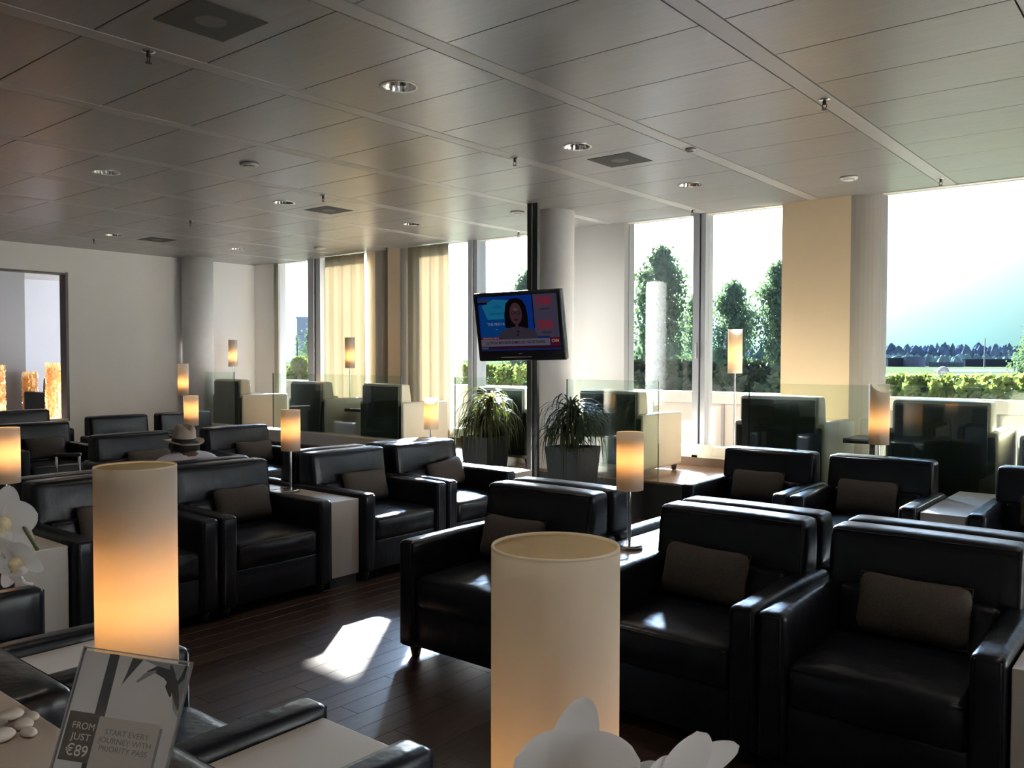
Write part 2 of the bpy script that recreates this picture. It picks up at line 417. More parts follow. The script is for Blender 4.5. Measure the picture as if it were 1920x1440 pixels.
# ---------------------------------------------------------------- ceiling
BARX = [-.621-1.2*k for k in range(-7, 11)]; BW = .12; Q = .5945; JY = [3.688+Q*j for j in range(-12, 9)]
bmc = bmesh.new(); add_box(bmc, XL-.18, XR+.15, YB-.15, FR+.25, H+.1, H+.2)
ceil_ = struct('ceiling', me_of(bmc), M_void)
DL = [(-3.64, 3.41), (-3.64, 5.2), (-3.64, 6.97), (-7.24, 3.41), (-7.24, 5.2), (-7.24, 6.97), (-10.84, 5.2), (-10.84, 6.97)]
DR = .098
cache = {}
def panel(x0, x1, y0, y1):
    hole = [(p[0]-x0, p[1]-y0) for p in DL if x0 < p[0] < x1 and y0 < p[1] < y1]
    key = (round(x1-x0, 3), round(y1-y0, 3), tuple((round(a, 2), round(b, 2)) for a, b in hole))
    if key not in cache:
        W, D = x1-x0, y1-y0
        if not hole: me = box_me(0, W, 0, D, 0, .02, .0018, 1)
        else:
            bm = bmesh.new(); c = hole[0]; n = 32
            ci = [bm.verts.new((c[0]+DR*math.cos(2*PI*k/n), c[1]+DR*math.sin(2*PI*k/n), 0)) for k in range(n)]
            re = []
            for k in range(n):
                a = 2*PI*k/n; dx, dy = math.cos(a), math.sin(a)
                t = min(((W-c[0]) if dx > 0 else c[0])/abs(dx) if abs(dx) > 1e-6 else 9, ((D-c[1]) if dy > 0 else c[1])/abs(dy) if abs(dy) > 1e-6 else 9)
                re.append(bm.verts.new((c[0]+dx*t, c[1]+dy*t, 0)))
            cor = [bm.verts.new(p) for p in ((W, D, 0), (0, D, 0), (0, 0, 0), (W, 0, 0))]
            for k in range(n):
                A, B = re[k], re[(k+1) % n]; f = [ci[k], A, B, ci[(k+1) % n]]
                if abs(A.co.x-B.co.x) > 1e-5 and abs(A.co.y-B.co.y) > 1e-5:
                    q = min(cor, key=lambda v: (v.co-A.co).length+(v.co-B.co).length); f = [ci[k], A, q, B, ci[(k+1) % n]]
                bm.faces.new(f)
            bmesh.ops.recalc_face_normals(bm, faces=bm.faces); bot = list(bm.faces)
            if bot[0].normal.z > 0: bmesh.ops.reverse_faces(bm, faces=bot)
            for (A, B) in list(zip(ci, ci[1:]+ci[:1])):
                a2 = bm.verts.new((A.co.x, A.co.y, .02)); b2 = bm.verts.new((B.co.x, B.co.y, .02)); bm.faces.new((A, B, b2, a2))
            me = bpy.data.meshes.new('mesh'); bm.normal_update(); bm.to_mesh(me); bm.free()
        me.materials.append(M_ceil); cache[key] = me
    o = link('ceiling_panel', cache[key], None, ceil_); o.location = (x0, y0, H)
JY = [y for y in JY if y > YB] ; rows = [(YB, JY[0])]+list(zip(JY, JY[1:])); rows = [(a, min(b, FR)) for a, b in rows if a < FR-.02]
if rows[-1][1] < FR: rows.append((rows[-1][1], FR))
bays = [(BARX[k+1]+BW/2, BARX[k]-BW/2) for k in range(len(BARX)-1)]
bays = [(max(a, XL), min(b, XR)) for a, b in bays if b > XL and a < XR] + [(max(XL, -20), BARX[-1]-BW/2)]
bays = [b for b in bays if b[1]-b[0] > .05]
for (a, b) in bays:
    for (c, d) in rows:
        if d-c > .02: panel(a+.003, b-.003, c+.0025, d-.0025)
for bx in BARX:
    if XL < bx < XR:
        link('ceiling_rail', box_me(bx-BW/2+.004, bx+BW/2-.004, YB, FR, H-.001, H+.025, .002, 1), M_rail, ceil_)

# downlights
def downlight():
    t = thing('downlight', '', 'light')
    bm = bmesh.new(); add_lathe(bm, [(DR-.002, .0), (DR-.002, -.004), (DR+.012, -.004), (DR+.012, .003), (DR-.004, .003)], 40, cap=False)
    link('trim_ring', me_of(bm, smooth=False), M_chrome, t)
    bm = bmesh.new(); n = 40; rings = []
    for r_, z in ((DR-.003, .0), (.085, .03), (.06, .075), (.045, .095)):
        rings.append([bm.verts.new(((r_+(.004 if k % 2 else 0))*math.cos(2*PI*k/n), (r_+(.004 if k % 2 else 0))*math.sin(2*PI*k/n), z)) for k in range(n)])
    for A, B in zip(rings, rings[1:]):
        for k in range(n): bm.faces.new((A[k], A[(k+1) % n], B[(k+1) % n], B[k]))
    bm.faces.new(rings[-1]); link('reflector', me_of(bm), M_mirror, t)
    for dx in (-.02, .02): 
        link('bulb', tube_me([(dx, -.035, .06), (dx, .035, .06)], .009, 8), emat('bulb_glow', (1, .9, .75), 12) if dx < 0 else bpy.data.materials['bulb_glow'], t)
    return t
d0 = downlight()
DLL = ['nearest large round chromed downlight, upper middle of the ceiling', 'second round chromed downlight from the camera, right of the middle sprinkler', 'chromed downlight closest to the right-hand windows', 'round chromed downlight over the left seating, nearest the camera', 'round chromed downlight in the middle of the ceiling, left of a speaker grille', 'small chromed downlight just left of the television column', 'small chromed downlight near the left wall opening', 'farthest small chromed downlight, near the left round column']
for k, (p, l) in enumerate(zip(DL, DLL)):
    o = d0 if k == 0 else dup(d0, (*p, H), 0)
    o.location = (*p, H); o['label'] = l; o['group'] = 'ceiling downlights'
def spot(x, y, par=None):
    ld = bpy.data.lights.new('downlight_and_fill_beam', 'SPOT'); ld.energy = SPOT_W; ld.color = (1, .86, .72); ld.spot_size = R(110); ld.spot_blend = .8; ld.shadow_soft_size = .05
    o = bpy.data.objects.new('downlight_and_fill_beam', ld); C.objects.link(o); o.location = (x, y, H-.02)
SPOT_W = 8
for p in DL+[(x, y) for x in (-7.24, -3.64, -.04, 3.56) for y in (1.6, -.2)]+[(-.04, 3.41), (-.04, 5.2), (3.56, 3.41)]: spot(*p)  # spots away from the modelled downlights are unseen, added to brighten the foreground
for (p, l) in (((-3.62, 2.2), 'large dark square speaker grille at the top left of the ceiling'), ((-3.62, 5.76), 'square perforated speaker grille beside the second downlight'), ((-7.24, 5.76), 'small square speaker grille in the middle distance of the ceiling'), ((-10.82, 5.76), 'farthest square speaker grille, near the left wall')):
    s = thing('ceiling_speaker', l, 'speaker', (*p, H), 0, 'ceiling speaker grilles')
    link('grille', box_me(-.19, .19, -.18, .18, -.003, .001), M_speaker, s)
    link('cone_cover', lathe_me([(.07, -.0045), (.07, -.002)], 32), mat('cone_grey', (.2, .19, .18), .7), s)
for (x, y), l in (((-6.02, 3.99), 'round white disc detector between the left downlights'), ((-9.79, 7.63), 'small round white detector near the far left curtain'), ((-2.42, 7.54), 'round white detector above the tan pier on the right'), ((-3.04, 5.79), 'tiny round detector on the ceiling rail right of the second downlight'), ((-5.75, 7.1), 'round white detector just left of the television column')):
    rr = .04 if 'tiny' in l else .075
    s = thing('smoke_detector', l, 'detector', (x if rr > .05 else -3.02, y, H), 0, 'ceiling detectors')
    link('housing', lathe_me([(rr, .0), (rr, -.012), (rr*.85, -.022)], 32), M_plastic, s)
    link('cover', lathe_me([(rr*.6, -.022), (rr*.55, -.03)], 32), M_plastic, s)
sp0 = None
SPK = [(-4.22, 2.21), (-4.22, 5.18), (-6.62, 5.2), (-1.82, 5.2), (-1.82, 8.1), (-4.22, 8.14), (-9.02, 5.2), (-11.42, 5.2), (-9.02, 8.2), (-6.62, 8.2)]
SPL = ['nearest dark sprinkler head, on the ceiling rail at upper left', 'sprinkler head on the rail in the middle of the ceiling, above the television', 'sprinkler head left of the middle, near a downlight', 'sprinkler head on the wide rail at upper right', 'sprinkler head at the top edge of the right-hand window', 'sprinkler head above the window mullion right of the column', 'small sprinkler head over the left seating', 'farthest sprinkler head, near the left wall', 'sprinkler head above the tan pier and its curtain', 'sprinkler head at the window top left of the television column']
for p, l in zip(SPK, SPL):
    if sp0 is None:
        s = thing('sprinkler', l, 'sprinkler', (*p, H), 0, 'ceiling sprinklers'); sp0 = s
        link('escutcheon', lathe_me([(.034, 0), (.032, -.006), (.012, -.01)], 24), M_chrome, s)
        bm = bmesh.new(); add_lathe(bm, [(.011, -.008), (.011, -.03), (.007, -.034)], 12)
        for sg in (-1, 1): add_tube(bm, [(sg*.01, 0, -.028), (sg*.014, 0, -.042), (sg*.004, 0, -.06)], .0028, 6)
        add_lathe(bm, [(.016, -.06), (.017, -.063)], 16)
        link('sprinkler_head', me_of(bm), mat('dark_brass', (.08, .06, .05), .4, metal=.8), s)
    else: dup(sp0, (*p, H), 0, l)

# ---------------------------------------------------------------- room seen through the opening at left
bm = bmesh.new()
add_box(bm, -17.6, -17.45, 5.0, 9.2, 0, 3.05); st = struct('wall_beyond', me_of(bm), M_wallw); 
struct('wall_beyond_return', box_me(-17.44, -15.6, 1.81, 5.93, 0, 3.04), mat('shaded_return_wall', (.13, .13, .13), .85))  # shade on this wall is put into its grey colour
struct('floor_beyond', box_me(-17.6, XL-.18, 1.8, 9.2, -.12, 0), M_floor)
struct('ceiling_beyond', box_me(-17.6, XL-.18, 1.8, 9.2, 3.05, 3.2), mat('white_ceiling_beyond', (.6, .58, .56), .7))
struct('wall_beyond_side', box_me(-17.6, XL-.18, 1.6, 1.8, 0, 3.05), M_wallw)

# ---------------------------------------------------------------- armchairs
def seam(bm, pts, r=.0035): add_tube(bm, pts, r, 5, close=True)
def make_chair(name, cat, m, light=False):
    t = thing(name, '', cat)
    # seat base between the arms
    link('seat_base', soft_me(-.302, .302, -.385, .36, .065, .275, r=.012, n=(4, 2, 2)), m, t)
    def seatf(v):
        return v
    bm = bmesh.new(); add_soft(bm, -.298, .298, -.402, .255, .268, .435, r=.035, puff=(0, .012, .022), n=(10, 10, 4))
    seam(bm, [(-.285, -.398, .415), (.285, -.398, .415), (.285, .24, .437), (-.285, .24, .437)])
    link('seat_cushion', me_of(bm, smooth=True), m, t)
    for s in (-1, 1):
        bm = bmesh.new()
        x0, x1 = (s*.41, s*.30) if s < 0 else (s*.30, s*.41)
        add_soft(bm, x0, x1, -.41, .405, .06, .612, r=.026, puff=(.004, .004, .008), n=(3, 9, 7))
        e_ = .018
        seam(bm, [(x0+e_, -.409, .075), (x1-e_, -.409, .075), (x1-e_, -.409, .598), (x0+e_, -.409, .598)], .003)
        link('armrest', me_of(bm, smooth=True), m, t)
    def rec(v):
        if v.y < .31: v = Vector((v.x, v.y-.055*(0.84-v.z)/.4, v.z))
        return v
    bm = bmesh.new()
    add_soft(bm, -.36, .36, .235, .402, .585, .842, r=.03, puff=(.004, .012, .006), n=(10, 3, 6), fn=rec)
    add_soft(bm, -.298, .298, .19, .40, .3, .62, r=.03, n=(6, 3, 4), fn=rec)
    add_box(bm, -.3, .3, .3, .4, .07, .35)
    seam(bm, [(-.345, .236, .828), (.345, .236, .828), (.345, .203, .6), (-.345, .203, .6)], .003)
    link('backrest', me_of(bm, smooth=True), m, t)
    if light:
        bm = bmesh.new(); add_soft(bm, -.335, .335, .39, .424, .1, .815, r=.01, n=(3, 2, 4)); 
        link('back_panel', me_of(bm, smooth=True), M_olive, t)
        bm = bmesh.new(); add_soft(bm, -.39, -.33, .39, .411, .1, .575, r=.01, n=(2, 2, 3)); add_soft(bm, .33, .39, .39, .411, .1, .575, r=.01, n=(2, 2, 3))
        link('shoulder_panel', me_of(bm, smooth=True), M_olive, t)
    for sx in (-1, 1):
        for sy in (-1, 1):
            link('leg', lathe_me([(.022, 0), (.032, .045), (.034, .066)], 12, cx=sx*.35, cy_=sy*.34), M_foot, t)
    return t
A0 = make_chair('armchair', 'armchair', M_leather)
first = [True]
def chair(x, y, rz, label, group):
    rot = R(rz)
    if first[0]:
        first[0] = False; A0.location = (x, y, 0); A0.rotation_euler = (0, 0, rot); A0['label'] = label; A0['group'] = group; return A0
    return dup(A0, (x, y, 0), rot, label, group)
YR = 3.41
G1 = 'near row of black armchairs on the right'
chair(-2.81, YR, 0, 'black leather armchair behind the nearest lampshade, left end of the right-hand row', G1)
chair(-1.695, YR, 0, 'black leather armchair right of the nearest lampshade, its cushion leaning left', G1)
chair(-.87, YR, 0, 'largest black leather armchair at the right edge, with a wide brown cushion', G1)
G2 = 'armchairs backed against the near right row'
chair(-2.81, YR+.835, 180, 'armchair back to back with the left end chair of the right row, facing the planters', G2)
chair(-1.695, YR+.835, 180, 'armchair back to back with the middle chair of the right row, facing the windows', G2)
chair(-.87, YR+.835, 180, 'armchair back to back with the largest chair at the right edge', G2)
G3 = 'far row of black armchairs on the right below the platform'
chair(-2.63, 6.11, 0, 'black armchair of the far right row nearest the planters, below a cream chair', G3)
chair(-1.80, 6.11, 0, 'black armchair of the far right row, left of the white side table', G3)
chair(-.70, 6.11, 0, 'black armchair of the far right row, cut by the right edge of the picture', G3)
G4 = 'nearest armchairs seen from behind at lower left'
chair(-3.35, 1.04, 180, 'armchair at the left edge seen from behind, rounded arm before a white table end', G4)
chair(-2.235, 1.04, 180, 'armchair seen from behind under the left big lampshade, beside the clear sign', G4)
chair(-1.12, 1.04, 180, 'armchair seen from behind at the bottom edge, right of the pale table', G4)
XLc = -4.86
G5 = 'left column of armchairs facing right'
chair(XLc, 1.225, 90, 'black armchair beyond the white orchid at the far left edge, nearest of its column', G5)
chair(XLc, 2.32, 90, 'black armchair half hidden by the left big lampshade', G5)
chair(XLc, 3.155, 90, 'black armchair just right of the left big lampshade, brown cushion on its right side', G5)
chair(XLc, 4.245, 90, 'black armchair with a sunlit patch on its seat, right of the white table front', G5)
chair(XLc, 5.08, 90, 'black armchair at the far end of its column, sun glaring on its arm and seat', G5)
G6 = 'armchairs backed against the left column, facing away'
for y, l in ((2.32, 'armchair facing away, back to back with the half hidden one behind the left lampshade'), (3.155, 'armchair facing away in which the person with the hat sits'), (4.245, 'armchair facing away, behind the one with the sunlit seat patch'), (5.08, 'armchair facing away, behind the far end chair of the left column')):
    chair(-5.70, y, -90, l, G6)
G7 = 'armchairs in the left middle distance facing right'
chair(-7.52, 3.88, 90, 'black armchair left of the hat, in front of the white wall', G7)
chair(-7.52, 4.99, 90, 'black armchair right of the hat, behind a small lit lamp', G7)
chair(-9.55, 3.81, 90, 'black armchair with brown cushion beyond the lamp at the left edge, below the wall opening', G7)
chair(-10.05, 4.97, 90, 'farthest of the two stacked-looking chair backs against the plain left wall', G7)
chair(-10.05, 5.84, 90, 'low dark armchair beyond the hat, left of the small round lamp', G7)
chair(-12.03, 4.6, 90, 'greyish armchair with its back right under the wall opening', G7)
o = chair(-14.72, 6.12, -90, 'black armchair in the bright room seen through the wall opening', 'armchair beyond the opening'); o.location.z = PH
struct('platform_beyond', box_me(-17.44, -13.95, 5.3, 9.2, 0, PH), M_foot)

# cream chairs on the platform
L0 = make_chair('lounge_chair', 'armchair', M_cream, True)
LC = [(-2.92, 'cream armchair with a dark back seen through the glass, right of the tall twin-looking lamp'),
      (-1.61, 'widest cream armchair with dark back, behind the glass at the right'),
      (-.72, 'cream armchair with dark back cut by the right edge of the picture'),
      (-4.70, 'cream armchair with a sunlit side, behind the right planter'),
      (-6.14, 'cream armchair with dark back behind the left planter'),
      (-8.12, 'cream armchair right of the thin floor lamp, behind the left glass screen'),
      (-9.65, 'cream armchair left of the thin floor lamp, behind the left glass screen'),
      (-11.61, 'cream armchair in the far left corner behind the small glass screen')]
for k, (x, l) in enumerate(LC):
    o = L0 if k == 0 else dup(L0, (x, 7.68, PH), PI, l)
    o.location = (x, 7.68, PH); o.rotation_euler = (0, 0, PI); o['label'] = l; o['group'] = 'cream armchairs on the window platform'
    if k == 2: o.rotation_euler = (0, 0, PI+R(9))

# cushions
def pill(v):
    x, z = v.x/.215, v.z/.125
    k = 1-.55*min(1, (abs(x)**3+abs(z)**3)/1.6)
    return Vector((v.x*(1-.05*(1-abs(z))), v.y*k, v.z*(1-.07*(1-abs(x)))))
bm = bmesh.new(); add_soft(bm, -.21, .21, -.055, .055, -.12, .12, r=.05, puff=(0, .02, 0), n=(14, 3, 8), fn=pill)
pme = me_of(bm, smooth=True); pme.materials.append(M_pillow)
sme = tube_me([(-.205, 0, -.115), (0, 0, -.109), (.205, 0, -.115), (.2, 0, 0), (.205, 0, .115), (0, 0, .109), (-.205, 0, .115), (-.2, 0, 0)], .004, 6, True); sme.materials.append(mat('dark_piping', (.04, .03, .025), .9))
def pillow(cx, cy_, rz, off, label, zb=.455, lean=-16, dy=.12, z0=0, roll_=0):
    """rests on the seat against the backrest; off slides it along the seat"""
    p = bpy.data.objects.new('throw_pillow', pme); C.objects.link(p)
    s = bpy.data.objects.new('piping', sme); C.objects.link(s); s.parent = p
    a = R(rz); q = Matrix.Rotation(a, 3, 'Z') @ Vector((off, dy, 0))
    p.location = (cx+q.x, cy_+q.y, z0+zb+.117); p.rotation_euler = (Matrix.Rotation(a, 3, 'Z') @ Matrix.Rotation(R(lean), 3, 'X') @ Matrix.Rotation(R(roll_), 3, 'Y')).to_euler()
    return tag(p, label, 'cushion', 'brown lumbar cushions on the black armchairs')
pillow(-2.81, YR, 0, -.08, 'brown cushion on the armchair hidden behind the nearest lampshade')
pillow(-1.695, YR, 0, -.06, 'brown woven cushion leaning left on the armchair right of the nearest lampshade', roll_=2)
pillow(-.87, YR, 0, .0, 'wide brown woven cushion on the largest armchair at the right edge', roll_=1)
pillow(-2.63, 6.11, 0, -.03, 'brown cushion on the far right row chair nearest the planters')
pillow(-1.80, 6.11, 0, -.05, 'brown cushion on the far right row chair left of the white table')
pillow(-.70, 6.11, 0, .0, 'brown cushion on the far right row chair at the picture edge')
pillow(XLc, 2.32, 90, .05, 'brown cushion half hidden by the left big lampshade')
pillow(XLc, 3.155, 90, .08, 'brown cushion on the armchair just right of the left big lampshade')
pillow(XLc, 4.245, 90, .06, 'brown cushion on the armchair with the sunlit patch on its seat')
pillow(XLc, 5.08, 90, .12, 'slumped brown cushion on the far end armchair of the left column', roll_=-7)
pillow(-7.52, 3.88, 90, .1, 'brown cushion on the armchair left of the hat')
pillow(-7.52, 4.99, 90, .12, 'brown cushion on the armchair right of the hat')
pillow(-9.55, 3.81, 90, .05, 'brown cushion on the armchair beyond the left edge lamp')

# ---------------------------------------------------------------- side tables
def side_table(x0, x1, y0, y1, label, z0=0, h=.585):
    t = thing('side_table', label, 'table', ((x0+x1)/2, (y0+y1)/2, z0), 0, 'white box tables between the armchairs')
    w_, d_ = (x1-x0)/2, (y1-y0)/2
    link('table_body', box_me(-w_, w_, -d_, d_, .07, h, .004), M_white, t)
    link('plinth', box_me(-w_+.015, w_-.015, -d_+.015, d_-.015, 0, .07), M_plinth, t)
    return t
side_table(-2.39, -2.112, 3.0, 3.82, 'white box table under the lit lamp with a steel pole, in the near right row')
side_table(-2.39, -2.112, 3.83, 4.65, 'white box table behind the steel pole lamp, glossy top by the back to back chairs')
side_table(-.452, -.19, 3.02, 3.82, 'white box table at the lower right edge, beside the largest armchair')
side_table(-1.38, -1.118, 5.75, 6.85, 'white box table in the far right row, between two black armchairs')
side_table(-2.93, -2.655, .66, 1.42, 'pale box table behind the left big lampshade, between two near armchairs')
side_table(-1.818, -1.538, .66, 1.42, 'pale box table at the bottom, between the two nearest armchair arms')
side_table(-.70, -.44, .66, 1.42, 'pale box table under the nearest lampshade')
side_table(-5.26, -4.50, 1.645, 1.90, 'white box table behind the white orchid at left, its end panel showing')
side_table(-5.26, -4.50, 3.572, 3.828, 'white box table between the middle armchairs of the left column')
side_table(-5.26, -4.50, 5.50, 5.765, 'white box table catching light at the far end of the left column')
side_table(-6.09, -5.28, 3.572, 3.828, 'white box table between the chairs facing away, behind the middle table')
side_table(-6.09, -5.28, 5.50, 5.765, 'white box table under the small lamp left of the left planter')
side_table(-7.92, -7.12, 4.30, 4.57, 'white box table under the small lamp behind the hat')
for (x0, x1, l) in ((-2.44, -2.07, 'small dark side table between the cream chairs on the right'), (-9.15, -8.6, 'small dark side table between the cream chairs behind the left glass screen')):
    t = thing('cocktail_table', l, 'table', ((x0+x1)/2, 7.75, PH), 0, 'dark tables between the cream armchairs')
    w_ = (x1-x0)/2
    link('table_top', box_me(-w_, w_, -.22, .22, .44, .48, .004), M_brown, t)
    link('table_leg', lathe_me([(.025, .02), (.025, .44)], 16), M_chrome, t); link('foot_plate', lathe_me([(.13, 0), (.13, .02)], 24), M_chrome, t)

# ---------------------------------------------------------------- lamps
def lamp_build(name, label, loc, r, sh0, sh1, power, bulb_z, base_r=None, slant=0, group='fabric cylinder lamps', pr=.0075, twin=False):
    t = thing(name, label, 'lamp', loc, 0, group)
    br = base_r or r
    link('base', lathe_me([(br, 0), (br, .018), (br*.93, .024)], 40), M_chrome, t)
    link('pole', lathe_me([(pr, .02), (pr, sh0+.02)], 12, cx=.0), M_chrome, t)
    if twin: link('cord_tube', lathe_me([(.003, .02), (.003, sh0+.02)], 8, cx=-.014), M_chrome, t)
    bm = bmesh.new(); n = 64
    lo = [bm.verts.new((r*math.cos(2*PI*k/n), r*math.sin(2*PI*k/n), sh0)) for k in range(n)]
    mid = [bm.verts.new((r*math.cos(2*PI*k/n), r*math.sin(2*PI*k/n), (sh0+sh1)/2)) for k in range(n)]
    hi = []
    for k in range(n):
        a = 2*PI*k/n; x, y = r*math.cos(a), r*math.sin(a)
        d = (x*.634-y*.773)/r*0 + (-x*(-.634)-y*.773)/r   # towards the room
        hi.append(bm.verts.new((x, y, sh1-slant*max(0, d-.15))))
    for A, B in ((lo, mid), (mid, hi)):
        for k in range(n): bm.faces.new((A[k], A[(k+1) % n], B[(k+1) % n], B[k]))
    o = link('shade', me_of(bm, smooth=True), M_shade, t)
    o.data.materials.append(M_lining)
    s = o.modifiers.new('thickness', 'SOLIDIFY'); s.thickness = .0016; s.offset = 1; s.material_offset = 1 if LIN else 0; s.material_offset_rim = 0
    rim = tube_me([(r*math.cos(2*PI*k/48), r*math.sin(2*PI*k/48), sh0) for k in range(48)], .002, 5, True)
    link('shade_rim', rim, M_shade, o)
    if not slant: link('shade_rim', tube_me([(r*math.cos(2*PI*k/48), r*math.sin(2*PI*k/48), sh1) for k in range(48)], .0021, 5, True), M_shade, o)
    bm = bmesh.new()
    for k in range(3):
        a = 2*PI*k/3+.4; add_tube(bm, [(0, 0, sh0+.03), (r*math.cos(a), r*math.sin(a), sh0+.012)], .0015, 5)
    link('shade_spider', me_of(bm), M_chrome, t)
    bz = bulb_z
    link('bulb', lathe_me([(.008, bz-.035), (.012, bz-.02), (.02, bz), (.014, bz+.018), (.004, bz+.024)], 16), bpy.data.materials.get('bulb_glow_warm') or emat('bulb_glow_warm', (1, .62, .25), 2), t)
    ld = bpy.data.lights.new('lamp_light', 'POINT'); ld.energy = power*.5; ld.color = (1, .62, .29); ld.shadow_soft_size = .022
    lo_ = bpy.data.objects.new('lamp_light', ld); C.objects.link(lo_); lo_.parent = t; lo_.location = (0, 0, bz+.03)
    return t
TZ = .587
def tlamp(x, y, label, p=.9): return lamp_build('table_lamp', label, (x, y, TZ), .067, .30, .59, p, .42, group='small table lamps with white shades', twin=True)
tlamp(-2.25, 3.69, 'small lit table lamp with steel pole standing among the right-hand armchairs')
tlamp(-5.08, 3.69, 'small lit table lamp just right of the person with the hat')
tlamp(-5.62, 5.66, 'small lit table lamp left of the left planter, before a cream chair side')
tlamp(-4.92, 1.765, 'bright yellow lit table lamp cut by the left edge of the picture', 1.6)
tlamp(-7.72, 4.44, 'small lit table lamp rising directly behind the hat', 1.3)
lamp_build('large_table_lamp', 'big cream cylinder lamp at left, glowing orange low on its shade, behind the clear sign', (-1.665, .835, TZ), .0765, .34, .745, 1.15, .42, pr=.01, group='two large foreground lamps')
lamp_build('large_table_lamp', 'nearest and widest cream cylinder lamp at the bottom centre, behind the orchid', (-.60, .815, TZ), .0755, .34, .738, .22, .40, pr=.01, group='two large foreground lamps')
def flamp(x, y, z, label, top=1.46, sh=.43, p=.7, slant=0, r=.068):
    return lamp_build('floor_lamp', label, (x, y, z), r, top-sh, top, p, top-sh+.12, base_r=.12, slant=slant, group='slim floor lamps')
flamp(-3.57, 7.80, PH, 'slim floor lamp with a slant-cut top, in front of the right pines', slant=.06)
flamp(-9.35, 7.8, PH, 'slim floor lamp in front of the cream curtain behind the left glass screen', p=1.0)
flamp(-12.15, 7.72, PH, 'slim floor lamp in the far left corner, glowing on the wall', p=1.0)
flamp(-10.72, 6.05, 0, 'slim floor lamp in front of the left round column', top=1.47, p=1.0)
flamp(-1.91, 6.72, 0, 'slim floor lamp with a slant-cut top, just left of the widest cream chair', top=1.36, sh=.455, slant=.07, r=.072)

# ---------------------------------------------------------------- glass screens
def screen(x0, x1, z0, label, y=7.2, right_edge=False):
    t = thing('glass_screen', label, 'glass screen', ((x0+x1)/2, y, z0), 0, 'glass screens along the platform')
    w_ = (x1-x0)/2
    link('glass_sheet', box_me(-w_+.006, w_-.006, -.006, .006, 0, 1.335-z0), M_gscr, t)
    for s in (-1, 1): link('polished_edge', box_me(*sorted((s*w_, s*(w_-.006))), -.006, .006, 0, 1.335-z0), M_gedge, t)
screen(-12.36, -11.3, .541, 'small glass screen at the far left before the corner cream chair')
screen(-10.32, -7.66, .541, 'wide green glass screen on the white ledge before two cream chairs')
screen(-6.76, -5.66, PH+.001, 'glass screen behind the left planter')
screen(-5.16, -4.07, PH+.001, 'glass screen behind the right planter, before the sunlit cream chair')
screen(-3.16, 1.2, PH+.001, 'long glass screen on the right with a tall lamp before it')

# ---------------------------------------------------------------- television
pole = tag(link('display_pole', box_me(-.03, .03, -.03, .03, 0, H, .003), mat('dark_bronze_profile', (.06, .055, .05), .35, metal=.6)), 'dark metal pole from floor to ceiling carrying the television, beside the round column', 'pole')
pole.location = (-5.34, 6.82, 0)
link('bright_profile', box_me(.031, .043, -.034, .02, 0, H), M_chrome, pole); link('dark_profile', box_me(.044, .088, -.01, .03, 0, H), mat('dark_profile', (.03, .03, .03), .4), pole)
tv = thing('television', 'flat black television showing a news broadcast, hung on the pole by the round column', 'television', (-5.152, 6.389, 1.861))
ryaw, rtilt, rroll = .184, .163, -.019
tv.rotation_euler = (Matrix.Rotation(ryaw, 3, 'Z') @ Matrix.Rotation(rtilt, 3, 'X') @ Matrix.Rotation(rroll, 3, 'Y')).to_euler()
TW, TH = .95, .677
bm = bmesh.new(); add_soft(bm, -TW/2, TW/2, 0, .07, -TH/2, TH/2, r=.01, n=(2, 1, 2)); link('casing', me_of(bm, smooth=True), M_tvbody, tv)
link('rear_housing', box_me(-.3, .3, .07, .11, -.22, .22, .01), M_tvbody, tv)
link('wall_arm', tube_me([(0, .10, 0), (-.07, .25, .02), (-.15, .42, .03)], .02, 8), M_tvbody, tv)
SX0, SX1, SZ0, SZ1 = -.435, .435, -.235, .30
SW, SH_ = SX1-SX0, SZ1-SZ0
# bezel frame proud of the screen
bm = bmesh.new()
for b_ in ((-TW/2+.004, SX0, -TH/2+.01, TH/2-.004), (SX1, TW/2-.004, -TH/2+.01, TH/2-.004), (SX0, SX1, SZ1, TH/2-.004), (SX0, SX1, -TH/2+.01, SZ0)):
    add_box(bm, b_[0], b_[1], -.012, 0, b_[2], b_[3])
link('bezel', me_of(bm), M_tvbody, tv)
link('chin_strip', box_me(-.22, .12, -.0145, -.011, -.302, -.295), M_chrome, tv)
link('badge', box_me(-.02, .02, -.0145, -.011, -.268, -.262), M_chrome, tv)
scr = link('screen', box_me(SX0, SX1, -.003, 0, SZ0, SZ1), emat('screen_base', (.012, .03, .16), 1.0), tv)
ly = [0]
def sp_(pts, col, s=1.0, name='screen_graphic'):
    ly[0] += 1; y = -.0032-.00012*ly[0]
    P = [(SX0+u*SW, y, SZ1-v*SH_) for u, v in pts]
    o = link(name, poly_me(P, [tuple(range(len(P)))]), emat('screen_colour', col, s), scr); return o
def rect(u0, u1, v0, v1, col): return sp_([(u0, v0), (u1, v0), (u1, v1), (u0, v1)], col)
def ell(cu, cv, ru, rv, col, n=24): return sp_([(cu+ru*math.cos(2*PI*k/n), cv+rv*math.sin(2*PI*k/n)) for k in range(n)], col)
rect(0, .70, 0, .78, (.006, .045, .33)); rect(.02, .36, .04, .78, (.004, .07, .30))
sp_([(.05, .17), (.2, .05), (.4, .08), (.42, .42), (.11, .42)], (.015, .22, .42)); rect(.14, .36, .30, .33, (.008, .15, .36))
sp_([(.18, .22), (.25, .14), (.33, .22)], (.01, .17, .4))
rect(.70, 1, 0, .75, (.085, .07, .12)); rect(.69, .705, 0, .6, (.005, .01, .06))
sp_([(.335, .58), (.33, .35), (.36, .14), (.42, .06), (.5, .045), (.57, .09), (.61, .2), (.625, .4), (.62, .6)], (.006, .004, .007))
ell(.478, .33, .078, .2, (.085, .04, .05)); ell(.478, .25, .03, .03, (.14, .08, .09))
